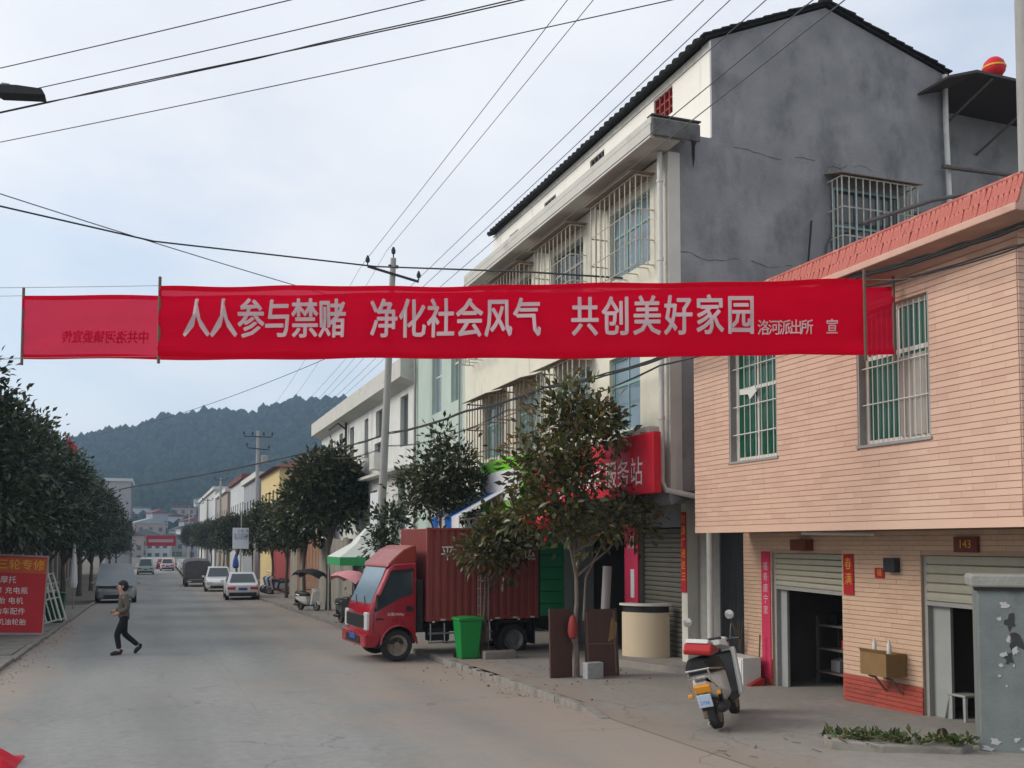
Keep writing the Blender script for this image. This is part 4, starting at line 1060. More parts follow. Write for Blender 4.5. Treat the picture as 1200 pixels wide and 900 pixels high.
def tree(name, label, base, lobes, trunk_h, trunk_r, leaf, nclus, per, material, seed, bark='bark', group=None, clus_r=.24, lean=(0, 0), cat='tree', fork=None, droop=0.0):
    """lobes: (dx,dy,z,rx,ry,rz) relative to base"""
    rg = np.random.default_rng(seed); rp = random.Random(seed)
    t = thing(name, label, cat, base, group=group)
    top = Vector((lean[0], lean[1], trunk_h))
    mb = MB(); pts = []
    for k in range(6):
        f = k/5; pts.append((top.x*f + rp.uniform(-.03, .03)*(0 < k), top.y*f + rp.uniform(-.03, .03)*(0 < k), trunk_h*f - (.1 if k == 0 else 0)))
    mb.tube(pts, [trunk_r*(1.25 if k == 0 else 1 - .09*k) for k in range(6)], 9)
    trunk = mb.build('trunk', bark, t, smooth=True)
    vols = np.array([(l[3]*l[4]*l[5])**(2/3) for l in lobes]); vols /= vols.sum()
    C, D, T = [], [], []; br = MB()
    for li, l in enumerate(lobes):
        c = Vector(l[:3]); n = max(4, int(nclus*vols[li]))
        s = Vector(pts[rp.choice([4, 5])]) if li else Vector(pts[5])
        m = s.lerp(c, .55) + Vector((rp.uniform(-.15, .15), rp.uniform(-.15, .15), rp.uniform(-.05, .2)))
        br.tube([s, m, c], [trunk_r*.5, trunk_r*.33, trunk_r*.18], 6)
        for k in range(n):
            d = rg.normal(0, 1, 3); d /= np.linalg.norm(d)
            if d[2] < -.55: d[2] *= -.6
            rr = rg.uniform(.35, 1.0)**.6 * rg.uniform(.85, 1.14)
            p = np.array(l[:3]) + d*np.array(l[3:])*rr
            if k % 2 == 0:
                q = c.lerp(Vector(p), .5) + Vector((rp.uniform(-.1, .1), rp.uniform(-.1, .1), rp.uniform(-.05, .1)))
                br.tube([c, q, Vector(p)], [trunk_r*.16, trunk_r*.1, trunk_r*.05], 4, cap=False)
            mcount = max(3, int(per*rg.uniform(.55, 1.4)))
            cen = p + rg.normal(0, clus_r*.55, (mcount, 3))
            out = cen - p; dirs = out*1.6/max(clus_r, .05) + d*.55 + rg.normal(0, .45, (mcount, 3)) + np.array([0, 0, .15 - droop])
            dirs /= np.linalg.norm(dirs, axis=1, keepdims=True)
            C.append(cen); D.append(dirs)
            T.append(np.clip(rg.normal(.42, .24) + rg.normal(0, .16, mcount), 0, 1))
    br.build('limbs', bark, t, smooth=True)
    me = leaves_mesh('crown', np.concatenate(C), np.concatenate(D), leaf, rg, material, np.concatenate(T))
    cr = bpy.data.objects.new('crown', me); COL.objects.link(cr); cr.parent = t
    return t

# magnolia in front of the shops
tree('magnolia_tree', 'leafy magnolia with brownish leaf undersides standing among brown boards by the shops', (6.52, 14.8, GP(6.5, 14.8)-.02),
     [(0, .1, 4.05, .75, .8, .75), (-.55, -.1, 3.3, .7, .7, .75), (.3, .1, 4.05, .6, .7, .5), (-.15, 0, 3.05, .62, .8, .7), (.9, -.1, 2.5, .55, .55, .38), (1.15, -.15, 2.95, .26, .3, .22), (.2, -.2, 2.35, .6, .6, .38), (-.8, 0, 2.65, .42, .5, .4), (-.1, 0, 4.6, .3, .35, .3)],
     2.05, .05, .16, 310, 13, 'leaf_magnolia', 21, 'bark_pale', droop=.15)
# smaller magnolia leaning over the truck
tree('magnolia_tree', 'short drooping magnolia in a steel guard right beside the container truck', (6.15, 18.45, GP(6.1, 18.4)-.02),
     [(.2, -.1, 2.2, .5, .5, .3), (-.15, -.15, 2.0, .36, .4, .28), (.75, 0, 2.35, .5, .5, .3), (1.15, .1, 2.65, .35, .4, .3), (.4, 0, 2.55, .45, .45, .25), (.25, -.2, 1.8, .3, .35, .18)],
     1.5, .05, .165, 150, 13, 'leaf_magnolia', 22, 'bark', droop=.35)
tree('street_tree', 'dense round dark street tree just behind the container truck', (6.35, 21.9, GP(6.3, 22)-.02),
     [(0, 0, 4.0, .85, .85, .7), (-.45, .1, 3.5, .75, .8, .65), (.45, 0, 3.45, .75, .8, .7), (0, 0, 3.2, .8, .8, .55), (-.1, 0, 4.75, .3, .3, .35)],
     2.4, .06, .16, 260, 13, 'leaf_olive', 23)
tree('street_tree', 'thin straggly young tree beside the leaning concrete pole', (6.5, 28.2, GP(6.5, 28)-.02),
     [(0, 0, 3.0, .5, .5, .55), (-.25, 0, 2.3, .4, .4, .4), (.35, .1, 2.1, .4, .4, .35), (.3, .1, 1.5, .5, .5, .3)], 1.6, .04, .17, 130, 11, 'leaf_dark', 24)
st = tree('street_tree', 'broad dark street tree beside the rusty fence with the green tent before it', (6.45, 38.6, GP(6.4, 38.6)-.02),
     [(0, 0, 5.0, 1.3, 1.3, 1.0), (-.7, .2, 4.3, 1.1, 1.2, 1.0), (.7, -.2, 4.3, 1.1, 1.2, 1.0), (0, 0, 3.7, 1.2, 1.2, .8), (.2, -.6, 5.6, .6, .6, .6), (-.5, .4, 5.5, .7, .7, .6)],
     2.9, .11, .26, 620, 14, 'leaf_olive', 25, clus_r=.36, group='street trees along the fence side')
gname = 'street trees along the fence side'
for k, (x, y, s, rz, lab) in enumerate(((6.5, 45.5, .86, 1.1, 'street tree with thin trunk midway along the rusty fence'), (6.6, 52.5, .82, 2.6, 'street tree at the far end of the rusty fence'),
        (6.6, 59, .85, 4.2, 'street tree before the low red wall'), (6.5, 70, .8, 5.1, 'street tree in front of the yellow house'), (6.5, 84, .92, .4, 'street tree beyond the yellow house beside the grey lorry'),
        (6.4, 98, .95, 2.2, 'street tree far down the fence side of the street'), (6.3, 118, 1.0, 3.1, 'street tree further down past the parked white cars'), (6.2, 140, 1.05, 1.7, 'street tree near the end of the parked row'), (6.0, 170, 1.1, .9, 'last street tree of the fence side row'))):
    dup(st, (x, y, GP(6.5, y)-.03 if y < 110 else G(y)), rz, lab, gname, s)
# dark evergreen row on the other side
lt = tree('evergreen_tree', 'tall dense dark evergreen tree beside the red notice board', (-4.5, 27.5, GP(-4, 27.5)-.02),
     [(0, 0, 5.6, 1.4, 1.4, 1.1), (-.9, .2, 4.8, 1.4, 1.4, 1.2), (.9, -.2, 4.6, 1.3, 1.4, 1.2), (0, .3, 3.8, 1.6, 1.6, 1.1), (.6, -.8, 3.4, 1.2, 1.2, .9), (-.6, -.6, 3.2, 1.2, 1.2, .9), (.1, .1, 6.5, .7, .7, .6), (1.2, .4, 3.0, .8, .9, .7)],
     2.2, .14, .20, 900, 15, 'leaf_dark', 31, clus_r=.34, group='dark evergreen street trees')
lg = 'dark evergreen street trees'
for k, (x, y, s, rz, lab) in enumerate(((-4.2, 33.5, .98, 2.0, 'dark evergreen tree behind the white lattice panels'), (-4.2, 39.5, .98, 3.9, 'dark evergreen tree beside the green wheelie bin'), (-4.3, 46, 1.02, 5.2, 'dark evergreen tree beside the sheeted silver van'),
        (-4.2, 54, 1.05, .8, 'dark evergreen tree just beyond the sheeted silver van'), (-4.1, 64, 1.05, 2.9, 'dark evergreen tree halfway down the shaded side'), (-4.1, 76, 1.05, 4.4, 'dark evergreen tree beyond halfway on the shaded side'),
        (-4.2, 92, 1.08, 1.2, 'dark evergreen tree level with the mint van'), (-4.3, 112, 1.05, 3.3, 'dark evergreen tree past the mint van'), (-4.4, 135, 1.0, 5.6, 'last dark evergreen tree of the shaded row'))):
    dup(lt, (x, y, G(y)+.05), rz, lab, lg, s)
tag(tree('evergreen_shrub', 'low dark shrubs growing under the evergreen trees by the bin', (-4.0, 36.5, GP(-3, 36.5)-.02), [(0, 0, .7, .9, 1.6, .6), (0, 1.6, .8, .8, 1.2, .6), (-.4, -1.5, .7, .8, 1.2, .6)], .4, .04, .16, 240, 12, 'leaf_dark', 41, cat='shrub'), 'low dark shrubs growing under the evergreen trees by the bin', 'shrub')

# ------------------------------------------------------------------ poles
def pole(label, base, top, r0, r1, arms, name='utility_pole', material='concrete_pole', group=None):
    p = thing(name, label, 'utility pole', base, group=group)
    B, T = Vector(base), Vector(top); d = T - B
    MB().tube([(0, 0, -.2), tuple(d*.5), tuple(d)], [r0, (r0+r1)/2, r1], 12).build('shaft', material, p, smooth=True)
    for (z, half, tilt, ins, dirx) in arms:
        c = d*((z - B.z)/d.z)
        a, b = c + Vector((-half, 0, tilt)), c + Vector((half, 0, -tilt))
        MB().tube([a + Vector((0, -.1, 0)), b + Vector((0, -.1, 0))], .045, 4).build('crossarm', 'black_iron', p)
        for q in ins:
            i = a.lerp(b, (q+1)/2) + Vector((0, -.1, .05))
            MB().lathe([(.02, 0), (.02, .06), (.06, .08), (.07, .16), (.04, .24), (.02, .28)], tuple(i), n=8).build('insulator', 'black_iron', p, smooth=True)
    return p
p1 = pole('tall leaning concrete utility pole with one steel crossarm behind the banners', (6.35, 29.3, GP(6.4, 29.3)-.02), (6.62, 28.5, 10.55), .145, .085, [(10.05, .78, .16, (-1, 1), 0)])
MB().lathe([(.02, 0), (.02, .12), (.06, .15), (.07, .24), (.03, .34)], (.27, -.8, 10.55-p1.location.z), n=8).build('insulator', 'black_iron', p1, smooth=True)
MB().tube([(.12, -.8, 10.3-p1.location.z), (.42, -.8, 10.3-p1.location.z)], .05, 6).build('pole_band', 'black_iron', p1)
pole('concrete pole with stubby crossarms and a small transformer near the yellow house', (6.3, 66, GP(6.3, 62)-.02), (6.35, 66, 9.4), .17, .1, [(9.0, .9, 0, (-1, -.4, .4, 1), 0), (8.2, .7, .05, (-1, 1), 0)])
o = MB().lathe([(.2, 0), (.22, .05), (.22, .55), (.15, .6)], (6.75, 65.9, 7.2), n=12).tube([(6.35, 66, 7.3), (6.75, 65.9, 7.3)], .05, 5).build('transformer', 'frame_grey'); tag(o, 'small grey transformer can clamped to the pole near the yellow house', 'transformer')
pole('slim pale pole beyond the yellow house', (6.3, 103, G(103)), (6.3, 103, 8.6), .15, .1, [(8.4, .6, 0, (-1, 1), 0)], group='far utility poles')
pole('slim pale pole past the row of parked white cars', (6.3, 128, G(128)), (6.3, 128, 7.6), .15, .1, [(7.4, .6, 0, (-1, 1), 0)], group='far utility poles')
pole('slim pale pole at the far end of the treed side', (6.2, 150, G(150)), (6.2, 150, 8.0), .15, .1, [(7.8, .6, 0, (-1, 1), 0)], group='far utility poles')
pole('furthest slim pale pole where the street bends', (6.0, 185, G(185)), (6.0, 185, 8.6), .16, .1, [(8.4, .6, 0, (-1, 1), 0)], group='far utility poles')
rp_ = thing('roof_post', 'pale concrete post rising from the flat roof of the pink tiled house', 'post', (9.42, 8.4, 5.36))
MB().lathe([(.11, 0), (.10, 3.2), (.125, 3.22), (.125, 3.5), (.10, 3.52), (.095, 7.5)], n=14).build('shaft', 'concrete_pole', rp_, smooth=True)
# street lamp: pole beside the evergreen trees, head reaching over the road
sl = thing('street_lamp', 'dark flat street lamp head on a long arm above the street', 'street lamp', (-3.6, 15.2, GP(-3.6, 15.2)))
zl = GP(-3.6, 15.2)
MB().tube([(0, 0, -.1), (0, 0, 7.6)], [.09, .06], 10).build('pole', 'steel', sl, smooth=True)
MB().tube([(0, 0, 7.5), (.5, -.05, 8.0), (1.5, -.2, 8.28-zl)], [.05, .04, .035], 8).build('arm', 'black_iron', sl, smooth=True)
MB().prism([(1.42, 8.26-zl), (1.52, 8.21-zl), (2.07, 8.27-zl), (2.02, 8.36-zl), (1.7, 8.36-zl), (1.44, 8.33-zl)], 'y', -.35, -.1).build('head', 'black_iron', sl, bevel=.01)
MB().box(1.5, 1.62, -.3, -.15, 8.31-zl, 8.39-zl).build('photocell', 'frame_grey', sl, bevel=.02)

# ------------------------------------------------------------------ overhead lines
def wire(label, a, b, r, sag, name='power_line', material='wire', n=22, strands=1, mids=None):
    mb = MB(); A, B = Vector(a), Vector(b)
    P = []
    if mids:
        ctl = [A] + [Vector(m) for m in mids] + [B]
        for u, v in zip(ctl, ctl[1:]):
            ln = (v-u).length
            for i in range(10):
                f = i/10; p = u.lerp(v, f); p.z -= sag*4*f*(1-f)*min(1, ln/8); P.append(p)
        P.append(B)
    else:
        for i in range(n+1):
            f = i/n; p = A.lerp(B, f); p.z -= sag*4*f*(1-f); P.append(p)
    if strands == 1: mb.tube(P, r, 5)
    else:
        rg = random.Random(len(label))
        for s in range(strands):
            ph = s*2*math.pi/strands; Q = []
            for i, p in enumerate(P): Q.append(p + Vector((0, math.cos(ph+i*.7), math.sin(ph+i*.7)))*r*1.6 + Vector((0, 0, rg.uniform(-.01, .01))))
            mb.tube(Q, r, 5)
    return tag(mb.build(name, material, smooth=True), label, 'cable')
# along the street, carried by the leaning pole
for (x, z, r, lab, lab2) in ((5.86, 10.38, .0068, 'power line from the crossarm end insulator of the leaning pole', 'far span from the crossarm end insulator towards the yellow house'), (6.62, 10.9, .0068, 'power line from the top insulator of the leaning pole', 'far span from the top insulator towards the yellow house'),
                       (6.62, 9.1, .0068, 'outermost of the parallel lines passing before the dark eave', 'far span of the outermost parallel line beyond the leaning pole'), (6.6, 8.75, .0068, 'second parallel line passing just before the dark eave', 'far span of the second parallel line beyond the leaning pole'),
                       (6.6, 8.35, .0068, 'third parallel line crossing the corner of the dark tiled eave', 'far span of the third parallel line beyond the leaning pole'), (6.55, 7.85, .0072, 'upper of two lines crossing the grey gable diagonally', 'far span of the upper gable-crossing line beyond the leaning pole'), (6.6, 7.62, .0072, 'lower of two lines crossing the grey gable diagonally', 'far span of the lower gable-crossing line beyond the leaning pole')):
    wire(lab, (x, -6, z+.1), (x - .1, 29, z), r, .12, material='wire_grey' if z < 9.3 else 'wire')
    wire(lab2, (x - .1, 29, z), (6.35 + (x-6.5)*1.2, 66, 8.9 if z > 9 else 8.3), r*.8, .5, material='wire_grey')
# crossing the street overhead
wire('topmost thin cable slanting over the street above the lamp head', (-5.5, 20.0, 9.7), (9, 7.0, 9.7), .008, .12)
wire('second thin cable slanting over the street just above the lamp head', (-5.5, 20.5, 9.45), (10, 6.55, 9.5), .008, .12)
wire('thick twisted cable slanting over the street below the lamp head', (-5.5, 20.2, 9.05), (11, 5.45, 9.1), .009, .12, strands=2)
wire('lowest thin cable slanting over the street under the twisted one', (-5.5, 20.5, 8.65), (12, 4.5, 8.7), .007, .12)
wire('sagging cable crossing the street just above the banners to the grey gable', (-5.5, 19.8, 8.55), (9.4, 13.86, 6.3), .018, 0, mids=((-.1, 21.35, 8.25), (4.58, 21.5, 8.22), (6.5, 17, 7.1)))
wire('faint thin cable dipping behind the end of the front banner', (-5.5, 19.9, 9.1), (7.6, 28.2, 8.6), .012, .1, material='wire_grey')
wire('thin far cable drooping before the wooded hill', (-4.0, 60, 8.0), (6.5, 29, 8.4), .012, .5, material='wire_grey')
# black telecom bundle along the fronts
wire('thick black bundled cable slung along the house fronts and over the street', (7.45, 4.0, 4.98), (-6, 76, 5.3), .014, .1, name='cable_bundle', strands=4, mids=((7.6, 6.9, 4.98), (7.48, 9.1, 5.05), (7.45, 13.6, 4.92), (7.25, 18, 5.1), (7.05, 22.5, 5.2), (6.6, 29, 5.33), (6.4, 39.5, 5.8), (-1.2, 62, 5.35)))
wire('second thinner black cable looping below the bundle past the pole', (7.45, 4.0, 4.88), (6.3, 40, 5.55), .009, .22, name='cable_bundle', strands=2, mids=((7.6, 9.1, 4.93), (7.45, 13.6, 4.80), (7.2, 20, 4.9), (6.6, 29, 4.95)))

# ------------------------------------------------------------------ banners
DISP = {}
def lay_on(o, b, out):
    """let lettering follow the folds of its cloth"""
    A, B, hA, hB, disp, nr = DISP[b.name]; d = (B-A); L2 = d.x*d.x + d.y*d.y
    for v in o.data.vertices:
        w = v.co + b.location
        f = ((w.x-A.x)*d.x + (w.y-A.y)*d.y)/L2; g = min(1, max(0, (A.z + d.z*f - w.z)/hA))
        v.co += nr*(disp(f, g) + out)
def banner(label, A, B, hA, hB, material, seed, battens=(True, True), nx=110, nz=10, fold=.024):
    """A, B: top corners"""
    A, B = Vector(A), Vector(B); d = (B-A); d2 = Vector((d.x, d.y, 0)).normalized(); nrm = Vector((d2.y, -d2.x, 0))
    b = thing('banner', label, 'banner', (A+B)/2 - Vector((0, 0, (hA+hB)/2)), group='red cloth banners across the street')
    rg = random.Random(seed); mb = MB(); ph = [rg.uniform(0, 6) for _ in range(6)]
    def disp(f, g):
        e = math.exp(-f*14) + math.exp(-(1-f)*14)
        return fold*(math.sin(f*9+ph[0]+g*1.5)*.9 + .5*math.sin(f*23+ph[1]-g*2) + .25*math.sin(f*51+ph[2]+g*4))*(.4+.6*g) + .010*math.sin(g*11+ph[3]+f*6) + .022*e*math.sin(g*16+f*30)
    DISP[b.name] = (A, B, hA, hB, disp, nrm)
    for i in range(nx+1):
        f = i/nx; T = A.lerp(B, f); h = hA + (hB-hA)*f
        for j in range(nz+1):
            g = j/nz
            off = disp(f, g)
            z = T.z - h*g - .03*math.sin(f*math.pi) + .008*math.sin(f*17+ph[4]) + .006*math.sin(f*41+ph[5])
            p = Vector((T.x, T.y, z)) + nrm*off; mb.v.append(tuple(p))
    for i in range(nx):
        for j in range(nz): a = i*(nz+1)+j; mb.f.append((a, a+1, a+nz+2, a+nz+1)); mb.mi.append(0)
    c = mb.build('cloth', material, b, world=True, smooth=True, fix=False)
    for (g0, g1) in ((0.0, .07), (.93, 1.0)):      # turned hems
        hm_ = MB()
        for i in range(nx+1):
            for g in (g0, g1):
                q = Vector(mb.v[i*(nz+1) + (0 if g < .5 else nz)]); q2 = Vector(mb.v[i*(nz+1) + (1 if g < .5 else nz-1)])
                hm_.v.append(tuple(q.lerp(q2, (g if g < .5 else 1-g)*nz*1.0) - nrm*.004))
        for i in range(nx): hm_.f.append((2*i, 2*i+1, 2*i+3, 2*i+2)); hm_.mi.append(0)
        hm_.build('hem', material, b, world=True, smooth=True, fix=False)
    for (P, h, on, e) in ((A, hA, battens[0], -1), (B, hB, battens[1], 1)):
        if on: MB().tube([P + Vector((0, 0, .10)) + d2*.0 - d2*e*(-.0), P + Vector((.0, 0, -h-.08)) ], .017, 7).build('batten', 'wood_batten', b, world=True, smooth=True)
    return b, d2, nrm
BA, BB = (0.02, 11.45, 4.86), (7.1, 8.45, 4.83)
bn, d2, nrm = banner('front red banner with large pale lettering stretched across the street', BA, BB, .79, .80, 'banner_red', 3)
def bpt(A, B, f, down, out): return Vector(A).lerp(Vector(B), f) - Vector((0, 0, down)) + nrm*out
def banner_text(s, f0, f1, size, down, off=.028, sx=.68, mat_='letter_pale', A=BA, B=BB, par=bn, out=.05):
    n = len(s); 
    for k, ch in enumerate(s):
        f = f0 + (f1-f0)*(k+.5)/n
        to = text_mesh('lettering', ch, mat_, size, 0, sx, 1, frame(bpt(A, B, f, down + .03*math.sin(f*math.pi), 0), d2, (0, 0, 1)), par, bold=off*.62)
        lay_on(to, par, .024)
# letter positions follow the perspective of the cloth
banner_text('人人参与禁赌', .036, .272, .455, .40)
banner_text('净化社会风气', .306, .551, .455, .40)
banner_text('共创美好家园', .590, .851, .455, .395)
banner_text('洛河派出所', .853, .928, .17, .52, .015, .8)
banner_text('宣', .945, .965, .17, .52, .015, .8)
B2A, B2B = (-1.57, 13.42, 5.08), (7.68, 8.67, 4.87)
b2, d2b, nrm2 = banner('rear red banner, seen from its back with faint reversed lettering', B2A, B2B, .79, .77, 'banner_red_thin', 9)
d2, nrm = d2b, nrm2
def back_text(s, f0, f1, size, down):
    n = len(s)
    for k, ch in enumerate(s):
        f = f1 + (f0-f1)*(k+.5)/n          # reads from the other side: mirrored from here
        p = Vector(B2A).lerp(Vector(B2B), f) - Vector((0, 0, down + .03*math.sin(f*math.pi)))
        to = text_mesh('lettering', ch, 'letter_back', size, 0, .85, 1, frame(p, -d2, (0, 0, 1)), b2, bold=.02)
        lay_on(to, b2, -.016)
back_text('中共洛河镇委宣传', .048, .158, .17, .52)
back_text('严厉打击黄赌毒净化', .165, .70, .44, .42)
# cords from the battens
for (a, b, lab) in ((Vector(BA), (-5.2, 13.6, 4.9), 'thin cord tying the top of the front banner to the trees'), (Vector(BA) - Vector((0, 0, .79)), (-5.2, 13.6, 4.1), 'thin cord tying the bottom of the front banner to the trees'),
                    (Vector(BB), (7.72, 8.2, 4.85), 'short cord tying the front banner to the pink tiled house'), (Vector(B2A), (-5.5, 15.4, 5.2), 'thin cord tying the top of the rear banner to the trees'), (Vector(B2A) - Vector((0, 0, .79)), (-5.5, 15.4, 4.3), 'thin cord tying the bottom of the rear banner to the trees')):
    wire(lab, tuple(a), b, .003, .02, 'cord', 'rope', 8)
# far red banner
fb = thing('banner', 'small faded red banner hung across the street in the far distance', 'banner', (1.2, 170, 1.6), group='red cloth banners across the street')
MB().box(-2.3, 2.3, -.02, .02, 0, 1.7).build('cloth', 'sign_red', fb)
for x in (-2.3, 2.3): MB().tube([(x, 0, -3.5), (x, 0, 1.8)], .06, 6).build('post', 'frame_grey', fb)
MB().box(-1.9, 1.9, -.04, -.03, .6, 1.1).build('lettering', 'letter_pale', fb)
# flag over the evergreen trees
fl = thing('roof_flag', 'red flag flying above the dark evergreen trees', 'flag', (-4.4, 56, G(56)))
MB().tube([(0, 0, 0), (0, 0, 8.8)], .03, 6).build('pole', 'steel', fl)
mb = MB()
for i in range(9):
    for j in range(5): mb.v.append((i*.075 + .02, .05*math.sin(i*.9+j*.3), 8.7 - j*.3 - i*.09))
for i in range(8):
    for j in range(4): a = i*5+j; mb.f.append((a, a+1, a+6, a+5)); mb.mi.append(0)
mb.build('cloth', 'red_cloth', fl, smooth=True, fix=False)

# ------------------------------------------------------------------ wheels
def wheel(parent, c, r, w, ax='y', rim='rim_grey', name='wheel', lug=5, n=24):
    """c: hub centre; ax: axle axis"""
    o = bpy.data.objects.new(name, None); COL.objects.link(o); o.parent = parent; o.location = c
    h = w/2
    MB().lathe([(r*.60, -h*.9), (r*.66, -h), (r*.93, -h), (r, -h*.7), (r, h*.7), (r*.93, h), (r*.66, h), (r*.60, h*.9)], (0,0,0), ax, n, cap=False).build('tyre', 'tyre', o, smooth=True)
    mb = MB().lathe([(.01, -h*.8), (r*.2, -h*.8), (r*.22, -h*.55), (r*.45, -h*.55), (r*.5, -h*.8), (r*.66, -h*1.01), (r*.66, h*1.01), (r*.5, h*.8), (r*.45, h*.55), (r*.22, h*.55), (r*.2, h*.8), (.01, h*.8)], (0,0,0), ax, n)
    for k in range(lug):
        a = 2*math.pi*k/lug
        p, q = r*.33*math.cos(a), r*.33*math.sin(a)
        for s in (-1, 1):
            if ax == 'y': mb.box(p-.015, p+.015, s*h*.58-.012, s*h*.58+.012, q-.015, q+.015)
            else: mb.box(s*h*.58-.012, s*h*.58+.012, p-.015, p+.015, q-.015, q+.015)
    mb.build('rim', rim, o, smooth=True)
    return o

# ------------------------------------------------------------------ red container truck (nose towards -x)
tz = GP(6, 19.4)
tr = thing('container_truck', 'small red truck with corrugated dark red container parked nose towards the road', 'truck', (4.0, 19.15, G(19.2)+.01), R(4))
W = 1.75
cab = [(0.0, .36), (-.03, .60), (.0, .98), (.06, 1.10), (.40, 1.86), (.50, 1.93), (.97, 1.98), (.97, .72), (.93, .50), (.84, .42), (.83, .30)]
arch = []
for k in range(9):
    a = math.pi*(1 - k/8)
    arch.append((.60 + .36*math.cos(a), .34 + .36*math.sin(a)))
cabp = [(0.02, .36), (-.02, .60), (.0, .98), (.06, 1.12), (.42, 1.88), (.52, 1.95), (.97, 1.98), (.97, .40), (.96, .36)] + [(x, z) for (x, z) in arch[::-1] if z > .36 and .24 < x < .96]
# cab shell as a loft across its width so the nose is rounded and the roof pinched in
secs = []
for (y, px, inz) in ((0.0, .10, .06), (.03, .03, .02), (.10, .0, 0), (W-.10, .0, 0), (W-.03, .03, .02), (W, .10, .06)):
    q = []
    for (x, z) in cabp:
        xx = x + px*(1 - min(1, max(0, x/.5))); tin = max(0, (z-1.1)/.9)*.0
        q.append((xx, y + (tin if y < W/2 else -tin), z - inz*max(0, (z-1.2))))
    secs.append(q)
body = MB().loft(secs).build('cab', 'cab_red', tr, smooth=True)
MB().prism([(.12, .98), (.46, 1.74), (.90, 1.78), (.90, 1.32), (.62, 1.24), (.24, 1.04)], 'y', -.008, .0).build('side_window', 'glass_dark', tr)
MB().prism([(.12, .98), (.46, 1.74), (.90, 1.78), (.90, 1.32), (.62, 1.24), (.24, 1.04)], 'y', W, W+.008).build('side_window', 'glass_dark', tr)
# door seam, handle, windscreen, wiper panel
mb = MB()
for a, b in (((.10, .98), (.09, .62)), ((.93, 1.80), (.93, .70)), ((.09, .62), (.24, .58))): mb.tube([(a[0], -.004, a[1]), (b[0], -.004, b[1])], .006, 4)
mb.build('door_seam', 'plastic_black', tr)
MB().box(.76, .90, -.025, .004, .99, 1.09).build('door_handle', 'plastic_black', tr, bevel=.008)
MB().add([(.075, .12, 1.14), (.075, W-.12, 1.14), (.402, W-.16, 1.86), (.402, .16, 1.86), (.068, .12, 1.145), (.068, W-.12, 1.145), (.394, W-.16, 1.865), (.394, .16, 1.865)],
         [(0,1,2,3), (4,7,6,5), (0,4,5,1), (1,5,6,2), (2,6,7,3), (3,7,4,0)]).build('windscreen', 'glass_blue', tr)
MB().prism([(.36, 1.86), (.97, 1.95), (1.0, 2.0), (.98, 2.31), (.90, 2.30), (.72, 2.22), (.55, 2.08), (.40, 1.93)], 'y', .03, W-.03).build('roof_deflector', 'cab_orange', tr, bevel=.03)
MB().box(-.045, .0, .20, W-.20, .66, .92).build('grille', 'plastic_black', tr, bevel=.01)
for y in (.03, W-.27): MB().box(-.04, .05, y, y+.24, .62, .98).build('headlight', 'lamp_glass', tr, bevel=.03)
MB().prism([(-.08, .30), (-.09, .56), (.22, .56), (.24, .42), (.15, .30)], 'y', -.02, W+.02).build('bumper', 'cab_red', tr, bevel=.03)
MB().box(-.095, -.085, .35, W-.35, .35, .5).build('bumper_grille', 'plastic_black', tr)
MB().box(-.10, -.092, .68, 1.08, .42, .53).build('licence_plate', 'plate_blue', tr)
mb = MB().tube([(.16, -.02, 1.30), (.12, -.16, 1.34), (.12, -.18, 1.15)], .012, 5); mb.obox((.13, -.19, 1.2), (.05, .13, .26)); mb.build('mirror', 'plastic_black', tr, bevel=.01)
MB().box(.14, .3, -.012, -.002, .83, .86).build('side_badge', 'plastic_black', tr)
MB().tube([(.62+.37*math.cos(a), -.01, .34+.37*math.sin(a)) for a in [math.pi*(1-k/10) for k in range(11)]], .022, 5).build('arch_trim', 'cab_red', tr)
MB().box(.25, .97, .06, W-.06, .34, .52).build('cab_underside', 'chassis', tr)
# chassis
mb = MB()
for y in (.40, W-.52): mb.box(.5, 4.3, y, y+.12, .52, .70)
for x in (1.2, 1.9, 2.6, 3.3, 4.2): mb.box(x, x+.08, .52, W-.52, .55, .66)
mb.box(4.22, 4.32, .15, W-.15, .45, .58)
mb.build('chassis_frame', 'chassis', tr)
MB().box(1.02, 1.15, .10, W-.10, .55, 1.6).build('cab_gap', 'chassis', tr)
MB().box(1.3, 1.75, .16, .40, .36, .62).build('battery_box', 'chassis', tr, bevel=.02)
MB().lathe([(.02, 0), (.17, .0), (.17, .7), (.02, .7)], (1.95, .26, .48), 'x', 14).build('fuel_tank', 'frame_grey', tr, smooth=True)
mb = MB()
for z in (.34, .52): mb.tube([(1.25, .04, z), (2.65, .04, z)], .02, 6)
for x in (1.3, 1.6, 2.1, 2.6): mb.tube([(x, .04, .34), (x, .06, .72)], .014, 5)
mb.build('side_guard', 'steel', tr)
for (x, y) in ((.60, .13), (.60, W-.13)): wheel(tr, (x, y, .315), .315, .2, 'y', 'rim_dirty')
for (x, y) in ((3.14, .13), (3.14, .34), (3.14, W-.13), (3.14, W-.34)): wheel(tr, (x, y, .325), .325, .18, 'y', 'rim_grey')
MB().prism([(2.75, .70), (2.80, .74), (3.5, .74), (3.55, .70), (3.55, .5), (3.53, .5), (3.53, .69), (2.77, .69), (2.77, .5), (2.75, .5)], 'y', .04, .42).build('mudguard', 'chassis', tr)
